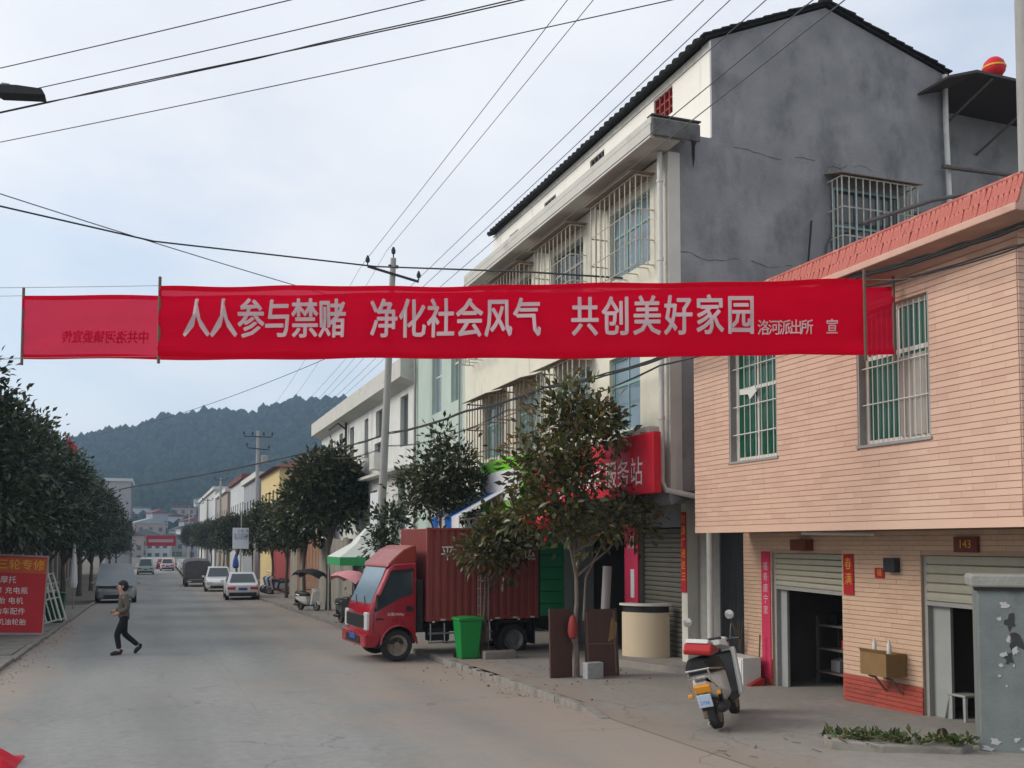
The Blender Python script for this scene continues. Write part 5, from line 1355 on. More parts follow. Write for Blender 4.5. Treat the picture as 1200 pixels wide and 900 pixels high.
# container
c0, c1, zb, zt_ = 1.20, 3.70, .76, 2.66
def corr_side(y, sgn):
    mb = MB(); n = 15; pts = []
    for k in range(n):
        x = c0+.06 + (c1-c0-.12)*k/n; p = (c1-c0-.12)/n
        pts += [(x, 0), (x+p*.42, 0), (x+p*.54, .035), (x+p*.88, .035)]
    pts.append((c1-.06, 0))
    for (x, d) in pts: mb.v += [(x, y + sgn*d, zb+.08), (x, y + sgn*d, zt_-.06)]
    for i in range(len(pts)-1): mb.f.append((2*i, 2*i+2, 2*i+3, 2*i+1)); mb.mi.append(0)
    return mb
corr_side(.015, 1).build('container_side', 'container_red', tr, fix=False)
corr_side(W-.015, -1).build('container_side', 'container_red', tr, fix=False)
mb = MB()
for (x0, x1) in ((c0, c0+.07), (c1-.07, c1)):
    mb.box(x0, x1, 0, .07, zb, zt_); mb.box(x0, x1, W-.07, W, zb, zt_)
for y in (0, W-.07): mb.box(c0+.07, c1-.07, y+.004, y+.066, zb+.004, zb+.08); mb.box(c0+.07, c1-.07, y+.004, y+.066, zt_-.06, zt_-.004)
mb.box(c0+.004, c1-.004, .07, W-.07, zt_-.05, zt_-.02); mb.box(c0+.004, c1-.004, .07, W-.07, zb+.004, zb+.06)
mb.build('container_frame', 'container_red', tr, bevel=.008)
MB().box(c0+.01, c0+.04, .07, W-.07, zb+.06, zt_-.05).build('container_front', 'container_front', tr)
MB().box(c1-.04, c1-.01, .07, W-.07, zb+.06, zt_-.05).build('container_door', 'container_front', tr)
for k in range(11):
    MB().box(c0+.12+k*.21, c0+.17+k*.21, -.012, .003, zb-.02, zb+.012).build('lashing_hook', 'frame_white' if k % 3 == 0 else 'chassis', tr)
for (ch, x) in (('平', c0+.44), ('利', c0+1.3), ('运', c0+2.28)):
    text_mesh('lettering', ch, 'letter_white', .33, .025, .95, 1, Matrix.Translation((x, -.004, 2.12)) @ Matrix.Rotation(R(90), 4, 'X'), tr, world=False)
for k in range(12):
    MB().box(c0+.10+k*.2, c0+.20+k*.2, -.006, .003, zb+.02, zb+.05).build('reflector', 'frame_white' if k % 2 else 'lamp_red', tr)
MB().tube([(.02, .35, 1.10), (.12, .75, 1.27)], .009, 5).build('wiper', 'plastic_black', tr)
MB().tube([(.02, 1.0, 1.10), (.12, 1.4, 1.27)], .009, 5).build('wiper', 'plastic_black', tr)
MB().box(.10, .5, .004, .05, .36, .42).build('cab_step', 'plastic_black', tr, bevel=.01)
MB().box(3.6, 3.63, .04, .44, .22, .72).build('mud_flap', 'plastic_black', tr)
MB().prism([(.10, 1.02), (.45, 1.80), (.92, 1.84), (.92, 1.78), (.48, 1.74), (.14, .98)], 'y', -.006, .0).build('window_trim', 'plastic_black', tr)
text_mesh('cab_lettering', '自重2450kg', 'letter_white', .07, 0, 1, 1, Matrix.Translation((.55, -.004, .93)) @ Matrix.Rotation(R(90), 4, 'X'), tr, world=False)
# green tail panel of boards
for k in range(6):
    z = .80 + k*.26
    MB().box(3.74, 4.32, .01 + (k % 2)*.012, .05, z, z+.25).build('tail_board', 'tarp_green', tr, bevel=.012)
MB().box(3.74, 4.32, W-.05, W-.01, .8, 2.36).build('tail_side', 'tarp_green', tr)
MB().box(4.28, 4.32, .055, W-.055, .8, 2.3).build('tail_back', 'tarp_green', tr)
MB().box(3.72, 4.34, .05, W-.05, .71, .79).build('tail_floor', 'chassis', tr)
MB().box(4.33, 4.36, .2, .42, .56, .66).build('tail_lamp', 'lamp_red', tr)

# ------------------------------------------------------------------ cars
def car(label, loc, rz, paint, kind_='sedan', group='cars along the street', L_=4.4, W_=1.74, H_=1.46):
    """front towards +x"""
    c = thing('parked_car', label, 'car', loc, rz, group)
    hw = W_/2; van = kind_ == 'van'; suv = kind_ == 'suv'
    belt = .92 if kind_ == 'sedan' else 1.0
    hood = .88 if kind_ == 'sedan' else (1.0 if suv else 1.05)
    st_ = [(-L_/2, .82, .42, belt-.12), (-L_/2+.12, .95, .28, belt-.02), (-L_/2+.5, 1.0, .2, belt), (-.2, 1.0, .2, belt), (L_/2-1.3, 1.0, .2, belt-.02), (L_/2-.5, .97, .22, hood-.1), (L_/2-.1, .88, .28, hood-.24), (L_/2, .78, .4, hood-.34)]
    secs = []
    for (x, k, z0, z1) in st_:
        w = hw*k
        secs.append([(x, -w*.92, z0), (x, -w, z0+.14), (x, -w, z1-.16), (x, -w*.93, z1), (x, w*.93, z1), (x, w, z1-.16), (x, w, z0+.14), (x, w*.92, z0)])
    MB().loft(secs).build('body', paint, c, smooth=True)
    rb, rt_, ft, fb_ = {'sedan': (-L_/2+.35, -L_/2+1.0, .35, L_/2-1.15), 'suv': (-L_/2+.12, -L_/2+.45, .35, L_/2-1.2), 'van': (-L_/2+.08, -L_/2+.25, L_/2-1.1, L_/2-.35)}[kind_]
    bw, tw = hw*.93, hw*.74; zb_, zr = belt-.03, H_
    b4 = [(rb, -bw, zb_), (fb_, -bw, zb_), (fb_, bw, zb_), (rb, bw, zb_)]
    t4 = [(rt_, -tw, zr-.04), (ft, -tw, zr-.04), (ft, tw, zr-.04), (rt_, tw, zr-.04)]
    mid = (rt_+ft)/2
    mb = MB().add(b4 + t4 + [(mid, -tw*.9, zr), (mid, tw*.9, zr)], [(0,1,5,4), (1,2,6,5), (2,3,7,6), (3,0,4,7), (4,5,8), (5,6,9,8), (6,7,9), (7,4,8,9), (0,3,2,1)])
    mb.build('cabin', paint, c, bevel=.04)
    def pane(name, q, sh=.86, off=.012):
        q = [Vector(p) for p in q]; m = sum(q, Vector())/4; n = (q[1]-q[0]).cross(q[3]-q[0]).normalized()
        if n.dot(m - Vector((0, 0, .9))) < 0: n = -n
        p = [m + (v-m)*sh + n*off for v in q]
        MB().add([*p, *[v - n*.006 for v in p]], [(0,1,2,3), (7,6,5,4), (0,4,5,1), (1,5,6,2), (2,6,7,3), (3,7,4,0)]).build(name, 'glass_dark', c)
    pane('windscreen', [b4[1], b4[2], t4[2], t4[1]]); pane('rear_window', [b4[3], b4[0], t4[0], t4[3]], .82)
    for s, (i, j) in ((0, (0, 1)), (1, (3, 2))):
        A, B, Cc, Dd = [Vector(v) for v in (b4[i], b4[j], t4[j], t4[i])]
        pane('side_window', [A, A.lerp(B, .52), Dd.lerp(Cc, .48), Dd]); pane('side_window', [A.lerp(B, .54), B, Cc, Dd.lerp(Cc, .5)])
    for x in (-L_/2+.75, L_/2-.8):
        for s in (-1, 1):
            MB().lathe([(.34, -.02), (.37, .0), (.34, .02)], (x, s*hw*.985, .33), 'y', 18).build('wheel_arch', 'plastic_black', c)
            wheel(c, (x, s*(hw-.09), .31), .31, .2, 'y', 'rim_grey', n=18)
    for s in (-1, 1):
        y = s*hw*.66
        MB().box(-L_/2-.012, -L_/2+.16, y-.2, y+.2, belt-.34, belt-.19).build('tail_lamp', 'lamp_red', c, bevel=.02)
        MB().box(L_/2-.16, L_/2-.0, y-.19, y+.19, hood-.44, hood-.31).build('headlight', 'lamp_glass', c, bevel=.02)
        MB().obox((fb_-.35, s*(hw+.1), belt+.02), (.1, .18, .13)).build('mirror', paint, c, bevel=.02)
    MB().box(-L_/2-.02, -L_/2+.1, -hw*.8, hw*.8, .26, .44).build('bumper', 'plastic_black', c, bevel=.02)
    MB().box(L_/2-.08, L_/2+.015, -hw*.6, hw*.6, .28, .46).build('bumper', 'plastic_black', c, bevel=.02)
    MB().box(-L_/2-.03, -L_/2-.012, -.22, .22, .56, .68).build('licence_plate', 'plate_blue', c)
    return c
cg = 'cars along the street'
car('white saloon parked at the kerb with its tail to the banners', (4.55, 55.6, G(55.6)+.004), R(88), 'paint_white', 'sedan', cg)
car('white estate facing up the street behind the white saloon', (4.3, 71.5, G(71.5)+.004), R(-92), 'paint_white', 'suv', cg, 4.4, 1.8, 1.68)
sv = car('silver minivan with a crumpled pale sheet over its windscreen, by the evergreens', (-1.75, 54.5, G(54.5)+.004), R(-88), 'paint_silver', 'van', cg, 4.2, 1.9, 1.92)
o = MB()
for i in range(7):
    for j in range(7):
        f, g = i/6, j/6
        x = 2.1 - 1.25*g - .04 + .02*math.sin(i*2+j); z = .78 + 1.08*g + .02*math.cos(i*1.7-j)
        o.v.append((x + .13, (-.95 + 1.9*f)*(1 - .2*g), z + .12))
for i in range(6):
    for j in range(6): a = i*7+j; o.f.append((a, a+1, a+8, a+7)); o.mi.append(0)
o = o.build('windscreen_sheet', 'sheet_silver', smooth=True); o.location = Matrix.Rotation(R(-88), 3, 'Z') @ o.location + sv.location; o.rotation_euler = (0, 0, R(-88))
tag(o, 'crumpled silvery sun sheet spread over the windscreen of the minivan', 'sun sheet')
car('mint green minivan driving away on the shaded side', (-.8, 128, G(128)+.004), R(90), 'paint_mint', 'van', cg, 4.2, 1.9, 1.95)
car('pale pink car far down the middle of the street', (1.9, 146, G(146)+.004), R(90), 'paint_pink', 'suv', cg, 4.2, 1.8, 1.7)
car('small bright red car just beyond the pale pink car', (1.4, 158, G(158)+.004), R(90), 'paint_red', 'sedan', cg)
for k in range(6):
    car('white car %s in the distant kerbside row' % ('first', 'second', 'third', 'fourth', 'fifth', 'last')[k], (4.0 + .05*k, 118 + k*8.5, G(118+k*8.5)+.004), R(88), 'paint_white' if k % 2 == 0 else 'paint_silver', 'suv' if k % 3 else 'sedan', cg)
# grey lorry with tarpaulin
lo = thing('tarpaulin_lorry', 'dark grey lorry under a sagging tarpaulin beside the white estate', 'lorry', (3.35, 85.5, G(85.5)+.005), R(90))
mb = MB(); secs = []
for (x, w, h) in ((-3.3, .95, 2.05), (-2.6, 1.0, 2.2), (-1.2, 1.0, 2.12), (0, 1.0, 2.22), (.9, 1.0, 2.1)):
    secs.append([(x, -w, .85), (x, -w-.03, 1.4), (x, -w, h-.2), (x, -w*.8, h), (x, 0, h+.08), (x, w*.8, h), (x, w, h-.2), (x, w+.03, 1.4), (x, w, .85)])
mb.loft(secs).build('tarpaulin', 'tarp_grey', lo, smooth=True)
MB().box(-3.35, 1, -.98, .98, .62, .86).build('load_bed', 'paint_dark', lo)
MB().box(-3.4, -3.3, -.95, .95, .35, .6).build('bumper', 'paint_dark', lo)
for s in (-1, 1): MB().box(-3.42, -3.4, s*.6-.15, s*.6+.15, .42, .52).build('tail_lamp', 'lamp_glass', lo)
MB().prism([(1.1, .5), (1.1, 2.0), (1.4, 2.1), (2.2, 2.05), (2.55, 1.3), (2.6, .5)], 'y', -.95, .95).build('cab', 'paint_dark', lo, bevel=.05)
for x in (-2.3, 1.8):
    for s in (-1, 1): wheel(lo, (x, s*.8, .4), .4, .28, 'y', 'rim_grey', n=16)

# ------------------------------------------------------------------ scooters (front towards +x)
def scooter(label, loc, rz, body, canopy=None, lean=0, group='scooters', full=True):
    s = thing('motor_scooter', label, 'scooter', loc, rz, group)
    s.rotation_euler = (lean, 0, rz)
    wheel(s, (-.55, 0, .21), .21, .11, 'y', 'rim_dirty', n=20); wheel(s, (.60, 0, .21), .21, .10, 'y', 'rim_dirty', n=20)
    # rear bodywork: tapered shell from the tail lamp to the foot board
    secs = []
    for (x, w, z0, z1) in ((-.88, .07, .56, .66), (-.80, .13, .46, .72), (-.55, .17, .36, .74), (-.25, .17, .30, .72), (-.05, .15, .26, .66), (.02, .12, .24, .5)):
        secs.append([(x, -w*.55, z0), (x, -w, z0+.1), (x, -w*.92, z1-.05), (x, -w*.6, z1), (x, w*.6, z1), (x, w*.92, z1-.05), (x, w, z0+.1), (x, w*.55, z0)])
    MB().loft(secs).build('rear_cowl', body, s, smooth=True)
    MB().box(-.1, .42, -.15, .15, .22, .30).build('foot_board', 'plastic_black', s, bevel=.02)
    MB().prism([(.34, .26), (.46, .28), (.58, .80), (.55, .88), (.47, .84)], 'y', -.21, .21).build('leg_shield', body, s, bevel=.03)
    MB().prism([(.30, .30), (.34, .28), (.46, .84), (.42, .80)], 'y', -.16, .16).build('inner_shield', 'plastic_black', s, bevel=.01)
    MB().prism([(.42, .40), (.50, .46), (.60, .47), (.74, .40), (.80, .28), (.77, .28), (.70, .36), (.60, .43), (.50, .42)], 'y', -.07, .07).build('front_mudguard', body, s, bevel=.015)
    MB().tube([(.60, -.07, .21), (.52, -.07, .5)], .02, 6).tube([(.60, .07, .21), (.52, .07, .5)], .02, 6).build('fork', 'chrome', s)
    MB().tube([(.50, 0, .8), (.44, 0, .98)], .03, 8).build('steering_stem', 'plastic_black', s)
    secs = []
    for (x, w, z0, z1) in ((.30, .07, .94, 1.0), (.38, .15, .90, 1.03), (.50, .15, .86, 1.02), (.60, .09, .84, .95)):
        secs.append([(x, -w, z0), (x, -w, z1-.02), (x, -w*.6, z1), (x, w*.6, z1), (x, w, z1-.02), (x, w, z0)])
    MB().loft(secs).build('handlebar_cowl', body, s, smooth=True)
    MB().obox((.35, 0, 1.01), (.1, .2, .02), Matrix.Rotation(R(25), 3, 'Y')).build('dashboard', 'plastic_black', s)
    MB().box(.58, .63, -.08, .08, .84, .92).build('headlight', 'lamp_glass', s, bevel=.015)
    for q in (-1, 1):
        MB().tube([(.40, q*.14, .96), (.34, q*.24, .985), (.28, q*.35, .97)], [.014, .017, .018], 8).build('handle_grip', 'plastic_black', s, smooth=True)
        MB().tube([(.39, q*.20, .98), (.36, q*.24, 1.10), (.34, q*.27, 1.17)], .006, 5).build('mirror_stalk', 'chrome', s)
        MB().lathe([(.0, -.012), (.055, -.008), (.062, .0), (.05, .014), (.0, .02)], (0,0,0), 'x', 14).build('mirror', 'chrome', s, smooth=True).location = (.33, q*.28, 1.23)
    # saddle
    secs = []
    for (x, w, z0, z1) in ((-.88, .10, .72, .84), (-.78, .18, .69, .88), (-.45, .19, .67, .88), (-.30, .175, .66, .83), (-.1, .15, .66, .82), (.02, .09, .68, .76)):
        secs.append([(x, -w, z0), (x, -w*1.02, (z0+z1)/2), (x, -w*.75, z1), (x, 0, z1+.012), (x, w*.75, z1), (x, w*1.02, (z0+z1)/2), (x, w, z0)])
    MB().loft(secs).build('seat', 'seat_black', s, smooth=True)
    mb = MB(); mb.tube([(-.45, -.19, .70), (-.75, -.19, .73), (-.95, -.14, .76), (-.95, .14, .76), (-.75, .19, .73), (-.45, .19, .70)], .013, 7)
    mb.tube([(-.95, -.12, .76), (-.93, -.14, .60), (-.82, -.16, .52)], .011, 6); mb.tube([(-.95, .12, .76), (-.93, .14, .60), (-.82, .16, .52)], .011, 6)
    mb.tube([(-.94, -.13, .66), (-.94, .13, .66)], .010, 6)
    mb.build('grab_rail', 'chrome', s, smooth=True)
    MB().obox((-.90, 0, .53), (.06, .20, .10), Matrix.Rotation(R(-18), 3, 'Y')).build('tail_lamp', 'lamp_orange', s, bevel=.015)
    MB().obox((-.93, 0, .39), (.012, .17, .16), Matrix.Rotation(R(-14), 3, 'Y')).build('licence_plate', 'plate', s, bevel=.008)
    text_mesh('plate_number', '陕G\n2738', 'sign_blue', .055, .0, 1, 1, frame((-.941, 0, .395), (0, -1, 0), (.2, 0, 1)), s, world=False)
    MB().prism([(-.92, .47), (-.88, .46), (-.82, .30), (-.86, .26)], 'y', -.075, .075).build('rear_mudguard', 'plastic_black', s, bevel=.01)
    for q in (-1, 1):
        MB().obox((-.86, q*.17, .46), (.05, .06, .05)).build('indicator', 'lamp_orange', s, bevel=.012)
        MB().tube([(-.55, q*.12, .21), (-.62, q*.13, .55)], .026, 8).build('shock_absorber', 'plastic_black', s)
    MB().lathe([(.02, 0), (.05, .02), (.065, .12), (.065, .34), (.03, .42)], (-.88, -.15, .27), 'x', 12).build('exhaust', 'plastic_black', s, smooth=True)
    MB().prism([(-.62, .14), (-.5, .14), (-.1, .2), (-.08, .34), (-.4, .38), (-.62, .30)], 'y', .06, .14).build('engine_case', 'rim_dirty', s, bevel=.02)
    MB().tube([(-.15, .05, .24), (-.22, .2, .0)], .014, 6).build('kickstand', 'chrome', s)
    if canopy:
        mb = MB(); secs = []
        for (x, w, z) in ((-1.0, .28, 1.62), (-.5, .50, 1.86), (.2, .52, 1.90), (.75, .42, 1.78), (1.0, .2, 1.6)):
            secs.append([(x, -w, z-.14), (x, -w*.6, z-.02), (x, 0, z+.03), (x, w*.6, z-.02), (x, w, z-.14), (x, w*.6, z-.04), (x, 0, z+.01), (x, -w*.6, z-.04)])
        mb.loft(secs).build('rain_canopy', canopy, s, smooth=True)
        MB().tube([(.45, 0, .9), (.42, 0, 1.85)], .014, 6).tube([(-.85, 0, .75), (-.75, 0, 1.78)], .014, 6).build('canopy_pole', 'steel', s)
    return s
sc1 = scooter('white scooter with black saddle parked before the pink tiled house', (6.45, 10.2, GP(6.45, 10.2)), math.atan2(.80, .74), 'scooter_white', None, R(-13), 'scooters parked on the pavement')
# red and white cover lying on the saddle
hc = thing('seat_pad', 'red and white folded pad lying on the black scooter saddle', 'pad', sc1.location + Vector((-.50, -.26, .905)), math.atan2(.80, .74))
MB().prism([(-.2, .0), (.16, .0), (.18, .02), (.02, .07), (-.16, .095), (-.21, .04)], 'y', -.13, .12).build('red_half', 'helmet_red', hc, bevel=.02)
MB().prism([(-.17, .096), (.02, .071), (.10, .05), (.06, .085), (-.05, .115), (-.14, .13)], 'y', -.10, .11).build('white_half', 'scooter_white', hc, bevel=.015)
hc.scale = (1.35, 1.25, 1.35); hc.location.z -= .055; sc1.scale = (.94, .94, .94)
sb = scooter('white scooter under a dark rain canopy at the far kerb', (5.7, 38.6, GP(5.8, 38.6)+.002), R(-60), 'scooter_white', 'cloth_black', 0, 'scooters parked on the pavement')
sb.scale = (.84, .84, .84)
sp = scooter('dark scooter under a pink rain canopy near the truck nose', (5.6, 29.8, GP(5.8, 29.8)+.002), R(-75), 'paint_dark', 'cloth_pink', 0, 'scooters parked on the pavement')
sp.scale = (.84, .84, .84)
MB().prism([(-.1, .3), (.3, .25), (.62, .3), (.64, .8), (.3, .95), (-.1, .85)], 'y', -.26, .26).build('leg_cover', 'cloth_black', sp, bevel=.08)
for k in range(4):
    scooter('electric scooter %s in the rank under the street trees by the red wall' % ('first', 'second', 'third', 'last')[k], (7.0, 58.6+k*1.2, GP(6.8, 58.6+k*1.2)), R(165+k*6), ('paint_silver', 'paint_dark', 'paint_white', 'sign_blue')[k], None, 0, 'scooters parked on the pavement')

# ------------------------------------------------------------------ pedestrian
def skin_obj(name, verts, edges, rad, material, parent, sub=2, root=0):
    me = bpy.data.meshes.new(name); me.from_pydata(verts, edges, [])
    o = bpy.data.objects.new(name, me); COL.objects.link(o)
    m = o.modifiers.new('skin', 'SKIN'); m.use_smooth_shade = True
    s = o.modifiers.new('sub', 'SUBSURF'); s.levels = sub; s.render_levels = sub
    for i, r in enumerate(rad):
        sv_ = me.skin_vertices[0].data[i]; sv_.radius = (r, r) if not isinstance(r, tuple) else r
        sv_.use_root = (i == root)
    dg = bpy.context.evaluated_depsgraph_get()
    m2 = bpy.data.meshes.new_from_object(o.evaluated_get(dg)); bpy.data.objects.remove(o)
    m2.materials.clear(); m2.materials.append(M[material])
    for p in m2.polygons: p.use_smooth = True
    o = bpy.data.objects.new(name, m2); COL.objects.link(o); o.parent = parent
    return o
pe = thing('person', 'person in grey-brown jacket and black trousers walking across the street', 'person', (-.56, 23.1, G(23.1)+.004), R(190))
# x: walking direction, y: the person's left
J = dict(pel=(0,0,.84), sp=(.02,0,1.0), ch=(.03,0,1.18), nk=(.04,0,1.33), hd=(.07,0,1.44), ht=(.06,0,1.53),
         hl=(0,.09,.80), kl=(.16,.09,.45), al=(.10,.09,.08), tl=(.24,.09,.035), hr=(0,-.09,.80), kr=(-.02,-.09,.44), ar=(-.33,-.09,.15), tr=(-.27,-.09,.03),
         sl=(.02,.17,1.26), el=(-.04,.24,1.02), wl=(.14,.17,.92), sr=(.02,-.17,1.26), er=(-.06,-.23,1.02), wr=(.16,-.14,.95))
names = list(J); ix = {n: i for i, n in enumerate(names)}
E_ = [('pel','sp'),('sp','ch'),('ch','nk'),('nk','hd'),('hd','ht'),('pel','hl'),('hl','kl'),('kl','al'),('al','tl'),('pel','hr'),('hr','kr'),('kr','ar'),('ar','tr'),('ch','sl'),('sl','el'),('el','wl'),('ch','sr'),('sr','er'),('er','wr')]
Rr = dict(pel=(.13,.10), sp=(.12,.09), ch=(.14,.10), nk=.05, hd=.088, ht=.075, hl=.085, kl=.055, al=.038, tl=.03, hr=.085, kr=.055, ar=.038, tr=.03, sl=.055, el=.042, wl=.028, sr=.055, er=.042, wr=.028)
skin_obj('body', [J[n] for n in names], [(ix[a], ix[b]) for a, b in E_], [Rr[n] for n in names], 'skin', pe)
jn = ['pel','sp','ch','nk','sl','el','wl','sr','er','wr','hl','hr']; jx = {n: i for i, n in enumerate(jn)}
JJ = dict(J); JJ['pel'] = (0,0,.86); JJ['nk'] = (.04,0,1.31); JJ['hl'] = (.0,.07,.74); JJ['hr'] = (0,-.07,.74)
jr = dict(pel=(.16,.13), sp=(.155,.12), ch=(.165,.125), nk=.075, sl=.078, el=.062, wl=.05, sr=.078, er=.062, wr=.05, hl=.12, hr=.12)
skin_obj('jacket', [JJ[n] for n in jn], [(jx[a], jx[b]) for a, b in (('pel','sp'),('sp','ch'),('ch','nk'),('ch','sl'),('sl','el'),('el','wl'),('ch','sr'),('sr','er'),('er','wr'),('pel','hl'),('pel','hr'))], [jr[n] for n in jn], 'jacket', pe)
tn = ['wst','pel','hl','kl','al','hr','kr','ar']; tx = {n: i for i, n in enumerate(tn)}
tj = dict(J); tj['wst'] = (.02,0,1.0); tj['al'] = (.105,.09,.12); tj['ar'] = (-.31,-.09,.18)
skin_obj('trousers', [tj[n] for n in tn], [(tx[a], tx[b]) for a, b in (('wst','pel'),('pel','hl'),('hl','kl'),('kl','al'),('pel','hr'),('hr','kr'),('kr','ar'))], [.08, .10, .098, .072, .055, .098, .072, .055], 'trousers', pe)
for (a, t, lift) in ((J['al'], (.27,.09,.03), 0), (J['ar'], (-.24,-.09,.02), .05)):
    A, T_ = Vector(a), Vector(t); d = (T_-A); d.normalize()
    MB().tube([A - d*.04 + Vector((0,0,.03)), A - d*.02 - Vector((0,0,.03)), A.lerp(T_, .6), T_ + d*.01], [.042, .05, .048, .032], 8).build('shoe', 'shoe', pe, smooth=True)
hv = MB()
bm = bmesh.new(); bmesh.ops.create_uvsphere(bm, u_segments=18, v_segments=12, radius=1)
for v in bm.verts:
    x, y_, z = v.co; k = 1 + .05*math.sin(9*x)*math.cos(7*y_)
    if x > .35 and z < .45: k *= .72
    v.co = Vector((x*.115*k - .012, y_*.098*k, z*.118*k + (-.03 if z < -.2 and x < .2 else 0)))
me = bpy.data.meshes.new('hair'); bm.to_mesh(me); bm.free(); me.materials.append(M['hair'])
for p in me.polygons: p.use_smooth = True
ho = bpy.data.objects.new('hair', me); COL.objects.link(ho); ho.parent = pe; ho.location = (.05, 0, 1.50)
MB().prism([(.13, 1.455), (.175, 1.445), (.155, 1.48), (.135, 1.51)], 'y', -.015, .015).build('nose', 'skin', pe, bevel=.006)
for q in (-1, 1):
    MB().lathe([(.002, 0), (.011, .002), (.002, .006)], (.152, q*.034, 1.492), 'x', 8).build('eye', 'hair', pe)
    MB().obox((.055, q*.092, 1.475), (.03, .014, .055)).build('ear', 'skin', pe, bevel=.006)
MB().box(.148, .156, -.022, .022, 1.405, 1.413).build('mouth', 'couplet_pink', pe)
for (w, e, q) in ((J['wl'], J['el'], 1), (J['wr'], J['er'], -1)):
    w, e = Vector(w), Vector(e); d = (w-e).normalized(); sd_ = Vector((0, q, 0)); u = d.cross(sd_).normalized()
    mb = MB().tube([w, w + d*.04, w + d*.085], [.026, .036, .030], 8)
    for k, ln in enumerate((.055, .065, .06, .045)):
        b0 = w + d*.08 + u*(.024 - .016*k); b1 = b0 + d*ln*.55 - sd_*.008; mb.tube([b0, b1, b1 + d*ln*.35 - sd_*.022], [.0095, .0085, .006], 6)
    b0 = w + d*.03 + u*.03; mb.tube([b0, b0 + u*.022 + d*.03, b0 + u*.022 + d*.058 - sd_*.012], [.011, .0095, .007], 6)
    mb.build('hand', 'skin', pe, smooth=True)

# ------------------------------------------------------------------ things on the pavement
z = GP(5.8, 18.4)
b = thing('wheelie_bin', 'bright green plastic bin standing beside the container truck', 'bin', (5.78, 18.35, z))
secs = []
for (h, w) in ((.0, .175), (.03, .185), (.70, .235), (.74, .24)):
    secs.append([(-w, -w*.95, h), (w, -w*.95, h), (w, w*.95, h), (-w, w*.95, h)])
MB().loft(secs).build('body', 'bin_green', b, bevel=.03)
MB().prism([(-.26, .735), (.27, .735), (.26, .79), (.0, .81), (-.25, .79)], 'y', -.25, .25).build('lid', 'bin_green', b, bevel=.015)
MB().tube([(-.2, .26, .70), (.2, .26, .70)], .018, 7).build('handle', 'bin_green', b)
for s in (-1, 1): MB().lathe([(.01, -.02), (.075, -.02), (.075, .02), (.01, .02)], (s*.2, .2, .08), 'x', 14).build('wheel', 'plastic_black', b)
o = MB().prism([(6.0, 17.95), (6.66, 17.98), (6.68, 18.2), (6.02, 18.22)], 'z', GP(6, 18)-.02, GP(6, 18)+.15).build('stone_block', 'stone_block', bevel=.025); tag(o, 'rough pale stone block at the foot of the guarded tree', 'stone block')
o = thing('tree_guard', 'narrow rusty steel ladder guard around the short drooping tree', 'tree guard', (6.12, 18.4, GP(6, 18.4)))
for x in (-.08, .08):
    for y in (-.08, .08): MB().tube([(x, y, 0), (x, y, 1.62)], .012, 5).build('post', 'pipe_rust', o)
for k in range(9): MB().tube([(-.08, -.08, .15+k*.17), (.08, -.08, .15+k*.17), (.08, .08, .15+k*.17), (-.08, .08, .15+k*.17), (-.08, -.08, .15+k*.17)], .008, 4).build('rung', 'pipe_rust', o)
# boards round the magnolia
z = GP(6.4, 14.7)
o = thing('board', 'dark brown cabinet board leaning at the street side of the magnolia trunk', 'board', (6.22, 14.72, z), R(8), 'brown boards round the tree')
MB().box(-.21, .21, -.02, .02, 0, 1.10).build('panel', 'brown_board', o, bevel=.006); o.rotation_euler = (R(-5), R(2), R(10))
o = thing('board', 'wide brown cabinet board with a pale worn corner beside the magnolia trunk', 'board', (6.86, 14.62, z), R(-4), 'brown boards round the tree')
MB().box(-.24, .34, -.02, .02, 0, 1.09).build('panel', 'brown_board', o, bevel=.006); o.rotation_euler = (R(-6), 0, R(-3))
MB().prism([(.16, .55), (.3, .62), (.34, .85), (.24, .95), (.2, .75)], 'y', -.025, -.021).build('worn_patch', 'cardboard', o)
for (dx, dz) in ((-.2, .06), (.28, .06), (0, .5)):
    MB().box(dx-.012, dx+.012, -.026, -.021, .05, 1.05).build('edge_strip', 'wood_batten', o) if dx else MB().box(-.18, .27, -.026, -.021, .52, .535).build('edge_strip', 'wood_batten', o)
o = MB().tube([(6.98, 14.78, z), (7.12, 14.86, z+1.78)], .075, 16).build('plastic_tube', 'plastic_tube', smooth=True); tag(o, 'thick grey tube leaning behind the brown boards', 'tube')
o = MB().obox((6.66, 14.45, z+.13), (.30, .16, .26), Matrix.Rotation(.1, 3, 'Z')).build('newspaper_bundle', 'newspaper', bevel=.012); tag(o, 'small bundle of grey newspaper at the foot of the brown boards', 'newspapers')
o = MB().lathe([(.02, 0), (.06, .02), (.085, .10), (.075, .24), (.05, .34), (.015, .38)], (0, 0, 0), 'z', 12).build('red_bag', 'wall_red', smooth=True); o.location = (6.40, 14.66, z+.62); tag(o, 'red cloth bag hanging on the magnolia trunk above the boards', 'bag')
o = MB().tube([(6.62, 14.72, z+.9), (6.66, 14.72, z+1.6), (6.95, 14.75, z+2.1), (7.15, 14.8, z+2.55)], [.022, .018, .014, .01], 6).build('stripped_branch', 'bark_pale', smooth=True); tag(o, 'bare pale branch tied against the magnolia trunk', 'branch')
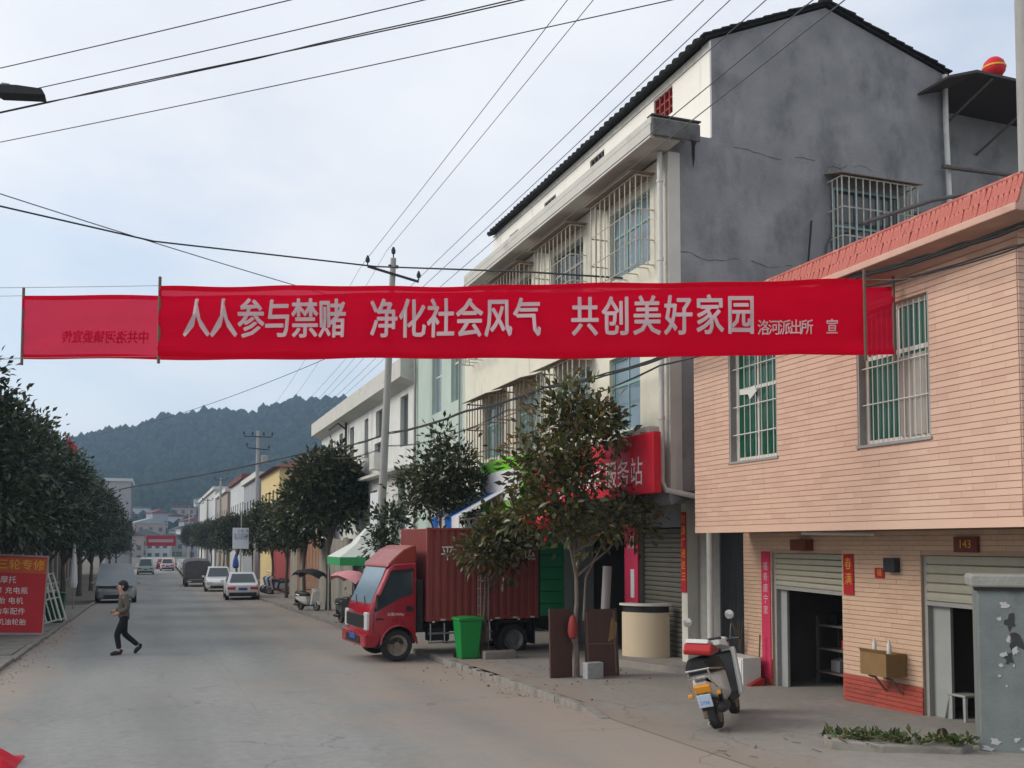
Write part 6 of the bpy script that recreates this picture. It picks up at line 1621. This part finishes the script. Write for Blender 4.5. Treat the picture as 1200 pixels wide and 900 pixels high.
# counter on its concrete step
stp = kind(MB().prism([(7.95, 16.9), (7.75, 16.0), (8.25, 14.25), (9.0, 14.2), (9.0, 17.3), (8.3, 17.3)], 'z', -.45, -.05).build('step', 'pave_concrete', bevel=.01), 'structure')
cn = thing('shop_counter', 'curved beige shop counter with black band standing before the dark shutter', 'counter', (8.45, 16.2, -.048))
def arc(r0, r1, z0, z1, a0, a1, n=18):
    mb = MB(); secs = []
    for k in range(n+1):
        a = a0+(a1-a0)*k/n; c, s = math.cos(a), math.sin(a)
        secs.append([(r0*c, r0*s, z0), (r1*c, r1*s, z0), (r1*c, r1*s, z1), (r0*c, r0*s, z1)])
    return mb.loft(secs)
CA = (R(185), R(275))
arc(.56, .62, .0, .80, *CA).build('front', 'beige_laminate', cn, smooth=True)
arc(.55, .605, .80, .92, *CA).build('band', 'plastic_black', cn, smooth=True)
arc(.42, .66, .92, .96, R(183), R(277)).build('top', 'counter_top', cn, smooth=True)
for ch in cn.children: ch.location = ch.location + Vector((.28, .18, 0))
cb = thing('white_cabinet', 'low white cabinet against the pink tiled wall behind the scooter', 'cabinet', (8.45, 13.05, GP(8.5, 13)))
MB().box(-.16, .16, -.38, .30, 0, .42).build('body', 'frame_white', cb, bevel=.01)
MB().box(-.17, -.162, -.35, -.05, .03, .39).build('door', 'paint_white', cb); MB().box(-.17, -.162, -.03, .27, .03, .39).build('door', 'paint_white', cb)
dp = thing('dustpan', 'red plastic dustpan with upright handle by the pink couplet', 'dustpan', (8.5, 12.72, GP(8.5, 12.7)))
MB().prism([(-.14, .0), (.12, .0), (.12, .11), (.09, .12), (-.14, .02)], 'y', -.13, .13).build('pan', 'helmet_red', dp, bevel=.01)
MB().tube([(.10, 0, .1), (.13, 0, .75)], .012, 6).build('handle', 'wood_batten', dp)
br_ = thing('twig_broom', 'twig broom leaning on the wall beside the white cabinet', 'broom', (8.55, 13.28, GP(8.5, 13)+.42))
mb = MB(); rb = random.Random(2)
for k in range(9): mb.tube([(.1, 0, 0), (rb.uniform(.0, .15), rb.uniform(-.18, .18), rb.uniform(.35, .6))], .006, 4)
mb.build('twigs', 'bark', br_)
cx = thing('wall_box', 'brown wooden box on two brackets fixed to the tan tiled wall', 'box', (8.56, 10.0, GP(8.45, 10)))
MB().box(-.15, .165, -.25, .22, .44, .72).build('box', 'cardboard', cx, bevel=.006)
MB().prism([(-.15, .72), (-.18, .765), (-.175, .77), (-.14, .725)], 'y', -.24, .21).build('flap', 'cardboard', cx)
mb = MB()
for y in (-.16, .12): MB().tube([(-.1, y, .43), (.0, y, .40), (.155, y, .22)], .016, 5).build('bracket', 'rust', cx)
for (y, lab) in ((-.18, 'small pale bottle standing on the wall box corner by the doorway'), (.08, 'small pale bottle standing on the middle of the wall box')):
    o = MB().lathe([(.01, 0), (.035, .0), (.037, .13), (.015, .17), (.015, .21), (.006, .212)], (0,0,0), 'z', 12).build('bottle', 'frame_white', smooth=True); o.location = (8.52, 10.0+y, GP(8.45, 10)+.722); o.scale = (.8, .8, .8); tag(o, lab, 'bottle', 'bottles on the wall box')
so = thing('plastic_stool', 'low grey plastic stool just inside the second doorway', 'stool', (8.98, 9.1, GP(8.9, 9.1)))
MB().box(-.14, .14, -.15, .15, .27, .30).build('seat', 'frame_grey', so, bevel=.012)
for (x, y) in ((-1, -1), (-1, 1), (1, -1), (1, 1)): MB().tube([(x*.15, y*.16, 0), (x*.11, y*.12, .27)], [.025, .03], 6).build('leg', 'frame_grey', so)
# flaking gate pillar
gp = thing('gate_pillar', 'grey-green painted pillar with flaking patches and a concrete cap', 'pillar', (8.13, 7.42, GP(8, 7.4)-.02), R(-40))
rg = np.random.default_rng(3)
MB().box(-.46, .80, -.2, .3, 0, 1.62).build('shaft', 'peeling_paint', gp, bevel=.012)
mb = MB().prism([(-.52, 1.62), (.86, 1.62), (.86, 1.72), (.84, 1.745), (-.50, 1.745), (-.53, 1.72)], 'y', -.26, .36); mb.build('cap', 'cap_concrete', gp, bevel=.02)
MB().box(-.49, .82, -.232, -.204, 1.585, 1.62).build('cap_shadow_strip', 'plastic_black', gp)  # black strip standing in for the shade beneath the cap
def flake(cx_, cz, r, mtl, sx=1, d=0):
    cx_ -= .17
    n = 11; p = []
    for k in range(n):
        a = 2*math.pi*k/n; q = .8*r*rg.uniform(.35, 1.25); p.append((cx_ + q*math.cos(a)*sx, cz + q*math.sin(a)))
    MB().prism(p, 'y', -.2045-d, -.2005).build('paint_flake', mtl, gp)
flake(.00, 1.28, .12, 'flake_dark', .8); flake(.05, 1.08, .13, 'flake_dark', .7); flake(-.02, .92, .08, 'flake_dark', .8)
for (x, q, r, s) in ((-.05, 1.45, .045, 1.3), (-.10, 1.31, .03, 1), (-.02, 1.12, .05, .6), (.04, 1.00, .06, .6), (-.06, .97, .035, 1.5), (-.09, .86, .03, 1), (.02, .86, .02, 1), (-.11, .76, .018, 1), (-.05, .66, .015, 1), (-.16, .12, .05, 1.7), (.03, .15, .035, 1.4), (.2, .13, .025, 2), (-.22, .05, .04, 2.2), (.3, 1.1, .02, 1), (.12, .06, .03, 2.4)): flake(x, q, r, 'flake_white', s, .001)
flake(.38, .28, .10, 'flake_dark', .9); flake(.28, .12, .09, 'flake_dark', 1.2)
o = MB().lathe([(.03, 0), (.05, .0), (.055, .05), (.03, .07)], (0,0,0), 'x', 12).build('hose_end', 'plastic_black'); o.location = (7.6, 8.0, GP(7.6, 8)+.05); tag(o, 'short black hose end lying beside the flaking pillar', 'hose')
# weeds on their broken slab
ws = kind(MB().prism([(6.55, 8.55), (7.2, 8.15), (7.62, 7.62), (7.35, 7.5), (6.75, 7.9), (6.45, 8.3)], 'z', -.16, GP(7, 8.2)+.075).build('broken_slab', 'slab', bevel=.02), 'structure')
wrg = np.random.default_rng(17); C_, D_ = [], []
for k in range(60):
    f = wrg.choice([.05,.15,.22,.4,.55,.6,.85,.95]) + wrg.normal(0,.05); side = wrg.uniform() < .55
    p = np.array([6.72 + f*.78, 8.72 - f*.98, 0]) if side else np.array([6.55 + f*.95 , 8.35 - f*.8, 0])
    p = p + np.array([wrg.normal(0, .07), wrg.normal(0, .07), 0]); p[2] = GP(p[0], p[1]) + (.0 if side else .075)
    for q in range(9):
        d = np.array([wrg.normal(0, .8), wrg.normal(0, .8), abs(wrg.normal(.7, .3))]); d /= np.linalg.norm(d)
        C_.append(p + d*wrg.uniform(0, .08)); D_.append(d)
me = leaves_mesh('weeds', np.array(C_), np.array(D_), .085, wrg, 'leaf_weed', wrg.uniform(0, 1, len(C_)))
wo = bpy.data.objects.new('weeds', me); COL.objects.link(wo); tag(kind(wo, 'stuff'), 'straggling green weeds round the broken slab', 'weeds')
# litter: twigs and grit near the ramp
lr = random.Random(6); mb = MB()
for k in range(9):
    x, y_ = lr.uniform(5.5, 6.6), lr.uniform(7.6, 9.2); a = lr.uniform(0, 3.14); q = lr.uniform(.05, .16)
    mb.tube([(x, y_, GP(x, y_)+.008), (x+q*math.cos(a), y_+q*math.sin(a), GP(x, y_)+.015)], .004, 4)
tag(kind(mb.build('twig_litter', 'bark'), 'stuff'), 'thin dry twigs scattered on the concrete ramp', 'twigs')
mb = MB()
for k in range(420):
    e = lr.random()
    x, y_ = (lr.gauss(-2.45, .16), lr.uniform(12, 34)) if e < .5 else (lr.gauss(5.22, .1), lr.uniform(12, 30))
    s = lr.uniform(.006, .022); mb.obox((x, y_, G(y_)+s*.4), (s, s*1.3, s*.8), Matrix.Rotation(lr.uniform(0, 3), 3, 'Z'))
tag(kind(mb.build('grit', 'stone_block'), 'stuff'), 'grit and small stones washed along the kerbs', 'grit')

fr_ = np.random.default_rng(44); C_, D_ = [], []
for k in range(0, 420, 3):
    if k < 200: x, y_ = fr_.normal(6.3, .8), fr_.normal(14.9, 1.4)
    elif k < 300: x, y_ = fr_.normal(5.1, .35), fr_.uniform(12, 24)
    else: x, y_ = fr_.normal(-2.4, .4), fr_.uniform(13, 36)
    if x > 7.6: continue
    zz = (GP(x, y_) if (x > 5.47 or x < -2.76) else G(y_)) + .012
    if 5.3 <= x <= 5.47: continue
    a = fr_.uniform(0, 6.28); C_.append((x, y_, zz)); D_.append((math.cos(a), math.sin(a), fr_.uniform(0, .12)))
me = leaves_mesh('fallen_leaves', np.array(C_), np.array(D_), .05, fr_, 'leaf_fallen', fr_.uniform(.3, 1, len(C_)))
fo = bpy.data.objects.new('fallen_leaves', me); COL.objects.link(fo); tag(kind(fo, 'stuff'), 'dry brown leaves scattered along the kerbs and under the magnolia', 'leaves')
# ------------------------------------------------------------------ green tent, street sign
tn_ = thing('market_tent', 'white-topped market tent with green valance on the pavement before the parapet building', 'tent', (7.0, 33.4, GP(6.9, 33.4)))
hw, hz, vz = 1.25, 2.05, 1.82
MB().add([(-hw,-hw,hz), (hw,-hw,hz), (hw,hw,hz), (-hw,hw,hz), (0,0,hz+1.15), (-hw*.45,-hw*.45,hz+.45), (hw*.45,-hw*.45,hz+.45), (hw*.45,hw*.45,hz+.45), (-hw*.45,hw*.45,hz+.45)],
         [(0,1,6,5), (1,2,7,6), (2,3,8,7), (3,0,5,8), (5,6,4), (6,7,4), (7,8,4), (8,5,4)]).build('canopy', 'cloth_white', tn_)
for (a, b, c, d) in ((-hw, hw, -hw, -hw+.01), (-hw, hw, hw-.01, hw), (-hw, -hw+.01, -hw+.01, hw-.01), (hw-.01, hw, -hw+.01, hw-.01)): MB().box(a, b, c, d, vz-.05, hz).build('valance', 'cloth_green', tn_)
for x in (-1, 1):
    for y in (-1, 1): MB().tube([(x*(hw-.04), y*(hw-.04), 0), (x*(hw-.04), y*(hw-.04), hz)], .025, 6).build('leg', 'steel', tn_)
ss = thing('notice_sign', 'white notice board with small lettering on a thin post by the white saloon', 'sign', (4.75, 58.4, G(58.4)))
MB().tube([(0, 0, 0), (0, 0, 4.9)], .035, 8).build('post', 'steel', ss)
MB().box(-.48, .42, -.06, -.03, 2.75, 3.95).build('board', 'sign_white', ss, bevel=.02)
text_mesh('lettering', '公告', 'plate_blue', .2, .02, 1, 1, Matrix.Translation((-.03, -.064, 3.76)) @ Matrix.Rotation(R(90), 4, 'X'), ss, world=False)
text_mesh('lettering', '禁止乱停乱放\n禁止占道经营\n违者罚款处理', 'plate_blue', .12, .0, 1, 1, Matrix.Translation((-.03, -.064, 3.45)) @ Matrix.Rotation(R(90), 4, 'X'), ss, world=False)
ub = thing('sun_umbrella', 'closed blue sun umbrella standing behind the white notice board', 'umbrella', (4.9, 64, G(64)))
MB().tube([(0, 0, 0), (0, 0, 3.0)], .025, 6).build('pole', 'steel', ub)
MB().lathe([(.05, 2.5), (.16, 2.1), (.2, 1.7), (.12, 1.6)], n=10).build('cloth', 'plate_blue', ub)

# ------------------------------------------------------------------ shaded side: notice board, lattice panels, bin
nb = thing('notice_board', 'tilted red notice board with yellow heading and white lines of writing', 'notice board', (-3.55, 29.0, GP(-3, 29)), R(9))
nb.rotation_euler = (R(-4), R(3), R(9))
MB().box(-1.05, .80, -.03, .03, .10, 2.12).build('board', 'sign_red_dull', nb)
mb = MB().box(-1.09, -1.05, -.04, .04, .02, 2.16).box(.80, .84, -.04, .04, .02, 2.16).box(-1.05, .80, -.04, .04, 2.12, 2.16).box(-1.05, .80, -.04, .04, .05, .10); mb.build('frame', 'frame_grey', nb)
MB().box(-1.04, .79, -.034, -.031, 1.68, 2.08).build('heading_strip', 'sign_orange', nb)
for (s, x, zz, sz, m_) in (('电动三轮专修', -.12, 1.88, .30, 'letter_yellow'), ('摩托', -.1, 1.48, .20, 'letter_white'), ('维修 充电瓶', -.1, 1.20, .19, 'letter_white'), ('补胎 电机', -.1, .93, .19, 'letter_white'), ('电动车配件', -.1, .65, .19, 'letter_white'), ('各种机油轮胎', -.12, .37, .18, 'letter_white')):
    text_mesh('lettering', s, m_, sz, .015, .95, 1.05, Matrix.Translation((x, -.037, zz)) @ Matrix.Rotation(R(90), 4, 'X'), nb, world=False)
MB().tube([(-.7, .05, 1.9), (-.75, .7, 0)], .02, 6).tube([(.5, .05, 1.9), (.55, .7, 0)], .02, 6).build('prop', 'frame_grey', nb)
for k in range(2):
    lp_ = thing('lattice_panel', ('front white steel lattice panel leaning by the red notice board', 'rear white steel lattice panel leaning behind the other')[k], 'lattice panel', (-3.15 + .12*k, 33.4 + .35*k, GP(-3, 33.4)), group='white lattice panels')
    lp_.rotation_euler = (R(-8), R(-14), R(20))
    hh = 1.55
    for x in (-.55, .55): MB().tube([(x, 0, 0), (x, 0, hh)], .03, 6).build('upright', 'frame_white', lp_)
    for q in (.06, .75, .98, 1.22, hh-.03): MB().tube([(-.55, 0, q), (.55, 0, q)], .02, 6).build('rail', 'frame_white', lp_)
    for i in range(7): MB().tube([(-.42+i*.14, 0, .06), (-.42+i*.14, 0, hh+.12)], .014, 5).build('bar', 'frame_white', lp_)
    for i in range(6): MB().tube([(-.5+i*.18, .01, .75), (-.4+i*.18, .01, 1.2)], .012, 4).build('brace', 'frame_white', lp_)
b = thing('wheelie_bin', 'dark green wheelie bin standing under the evergreen trees', 'bin', (-2.95, 35.2, GP(-3, 35.2)))
secs = []
for (h, w) in ((.0, .24), (.9, .30)): secs.append([(-w, -w, h), (w, -w, h), (w, w, h), (-w, w, h)])
MB().loft(secs).build('body', 'bin_dark_green', b, bevel=.03)
MB().prism([(-.33, .9), (.33, .9), (.31, .97), (-.31, 1.0)], 'y', -.33, .33).build('lid', 'bin_dark_green', b, bevel=.02)
# folded parasol and market frames under the trees
um = thing('folded_parasol', 'folded pale parasol standing under the evergreen trees', 'parasol', (-3.1, 45, GP(-3, 45)))
MB().tube([(0, 0, 0), (0, 0, 2.9)], .025, 6).build('pole', 'steel', um)
MB().lathe([(.12, .9), (.16, 1.1), (.10, 2.0), (.03, 2.8)], n=9).build('cloth', 'sign_white', um)
pr = thing('awning_roof', 'small faded red tiled shop awning behind the notice board', 'awning', (-6.4, 31, 2.0))
MB().prism([(-1.2, 0), (1.2, .55), (1.2, .62), (-1.2, .08)], 'y', -3, 3).build('sheet', 'roof_red', pr)
for y in (-2.8, 2.8): MB().tube([(-1.1, y, .02), (-1.1, y, -2.5)], .04, 6).build('post', 'frame_grey', pr)
# red cloth heap at the roadside
rc = MB(); n = 12; rr = random.Random(3)
for i in range(n+1):
    for j in range(n+1):
        u, v = i/n-.5, j/n-.5; e = max(0, 1 - (2*max(abs(u), abs(v)))**3)
        rc.v.append((u*.8, v*.9, e*(.10 + .05*math.sin(7*u+3*v) + .04*math.sin(13*v-4*u+1)) + .006))
for i in range(n):
    for j in range(n): a = i*(n+1)+j; rc.f.append((a, a+n+1, a+n+2, a+1)); rc.mi.append(0)
o = rc.build('cloth_heap', 'red_cloth', smooth=True, fix=False); o.location = (-1.62, 11.0, G(11)+.004); tag(o, 'crumpled red cloth lying at the edge of the road', 'cloth')

# ------------------------------------------------------------------ hazy air over the valley
hz_ = MB().box(-640, 640, -70, 960, -6, 135).build('haze', [])
hm = bpy.data.materials.new('haze_air'); hm.use_nodes = True; t = hm.node_tree; t.nodes.clear()
ho_ = t.nodes.new('ShaderNodeOutputMaterial'); pv = t.nodes.new('ShaderNodeVolumePrincipled')
pv.inputs['Color'].default_value = (.50, .74, 1.0, 1); pv.inputs['Density'].default_value = .00058; pv.inputs['Anisotropy'].default_value = .2
t.links.new(pv.outputs[0], ho_.inputs['Volume'])
hz_.data.materials.append(hm)
tag(kind(hz_, 'stuff'), 'thin bluish haze filling the valley air', 'haze')
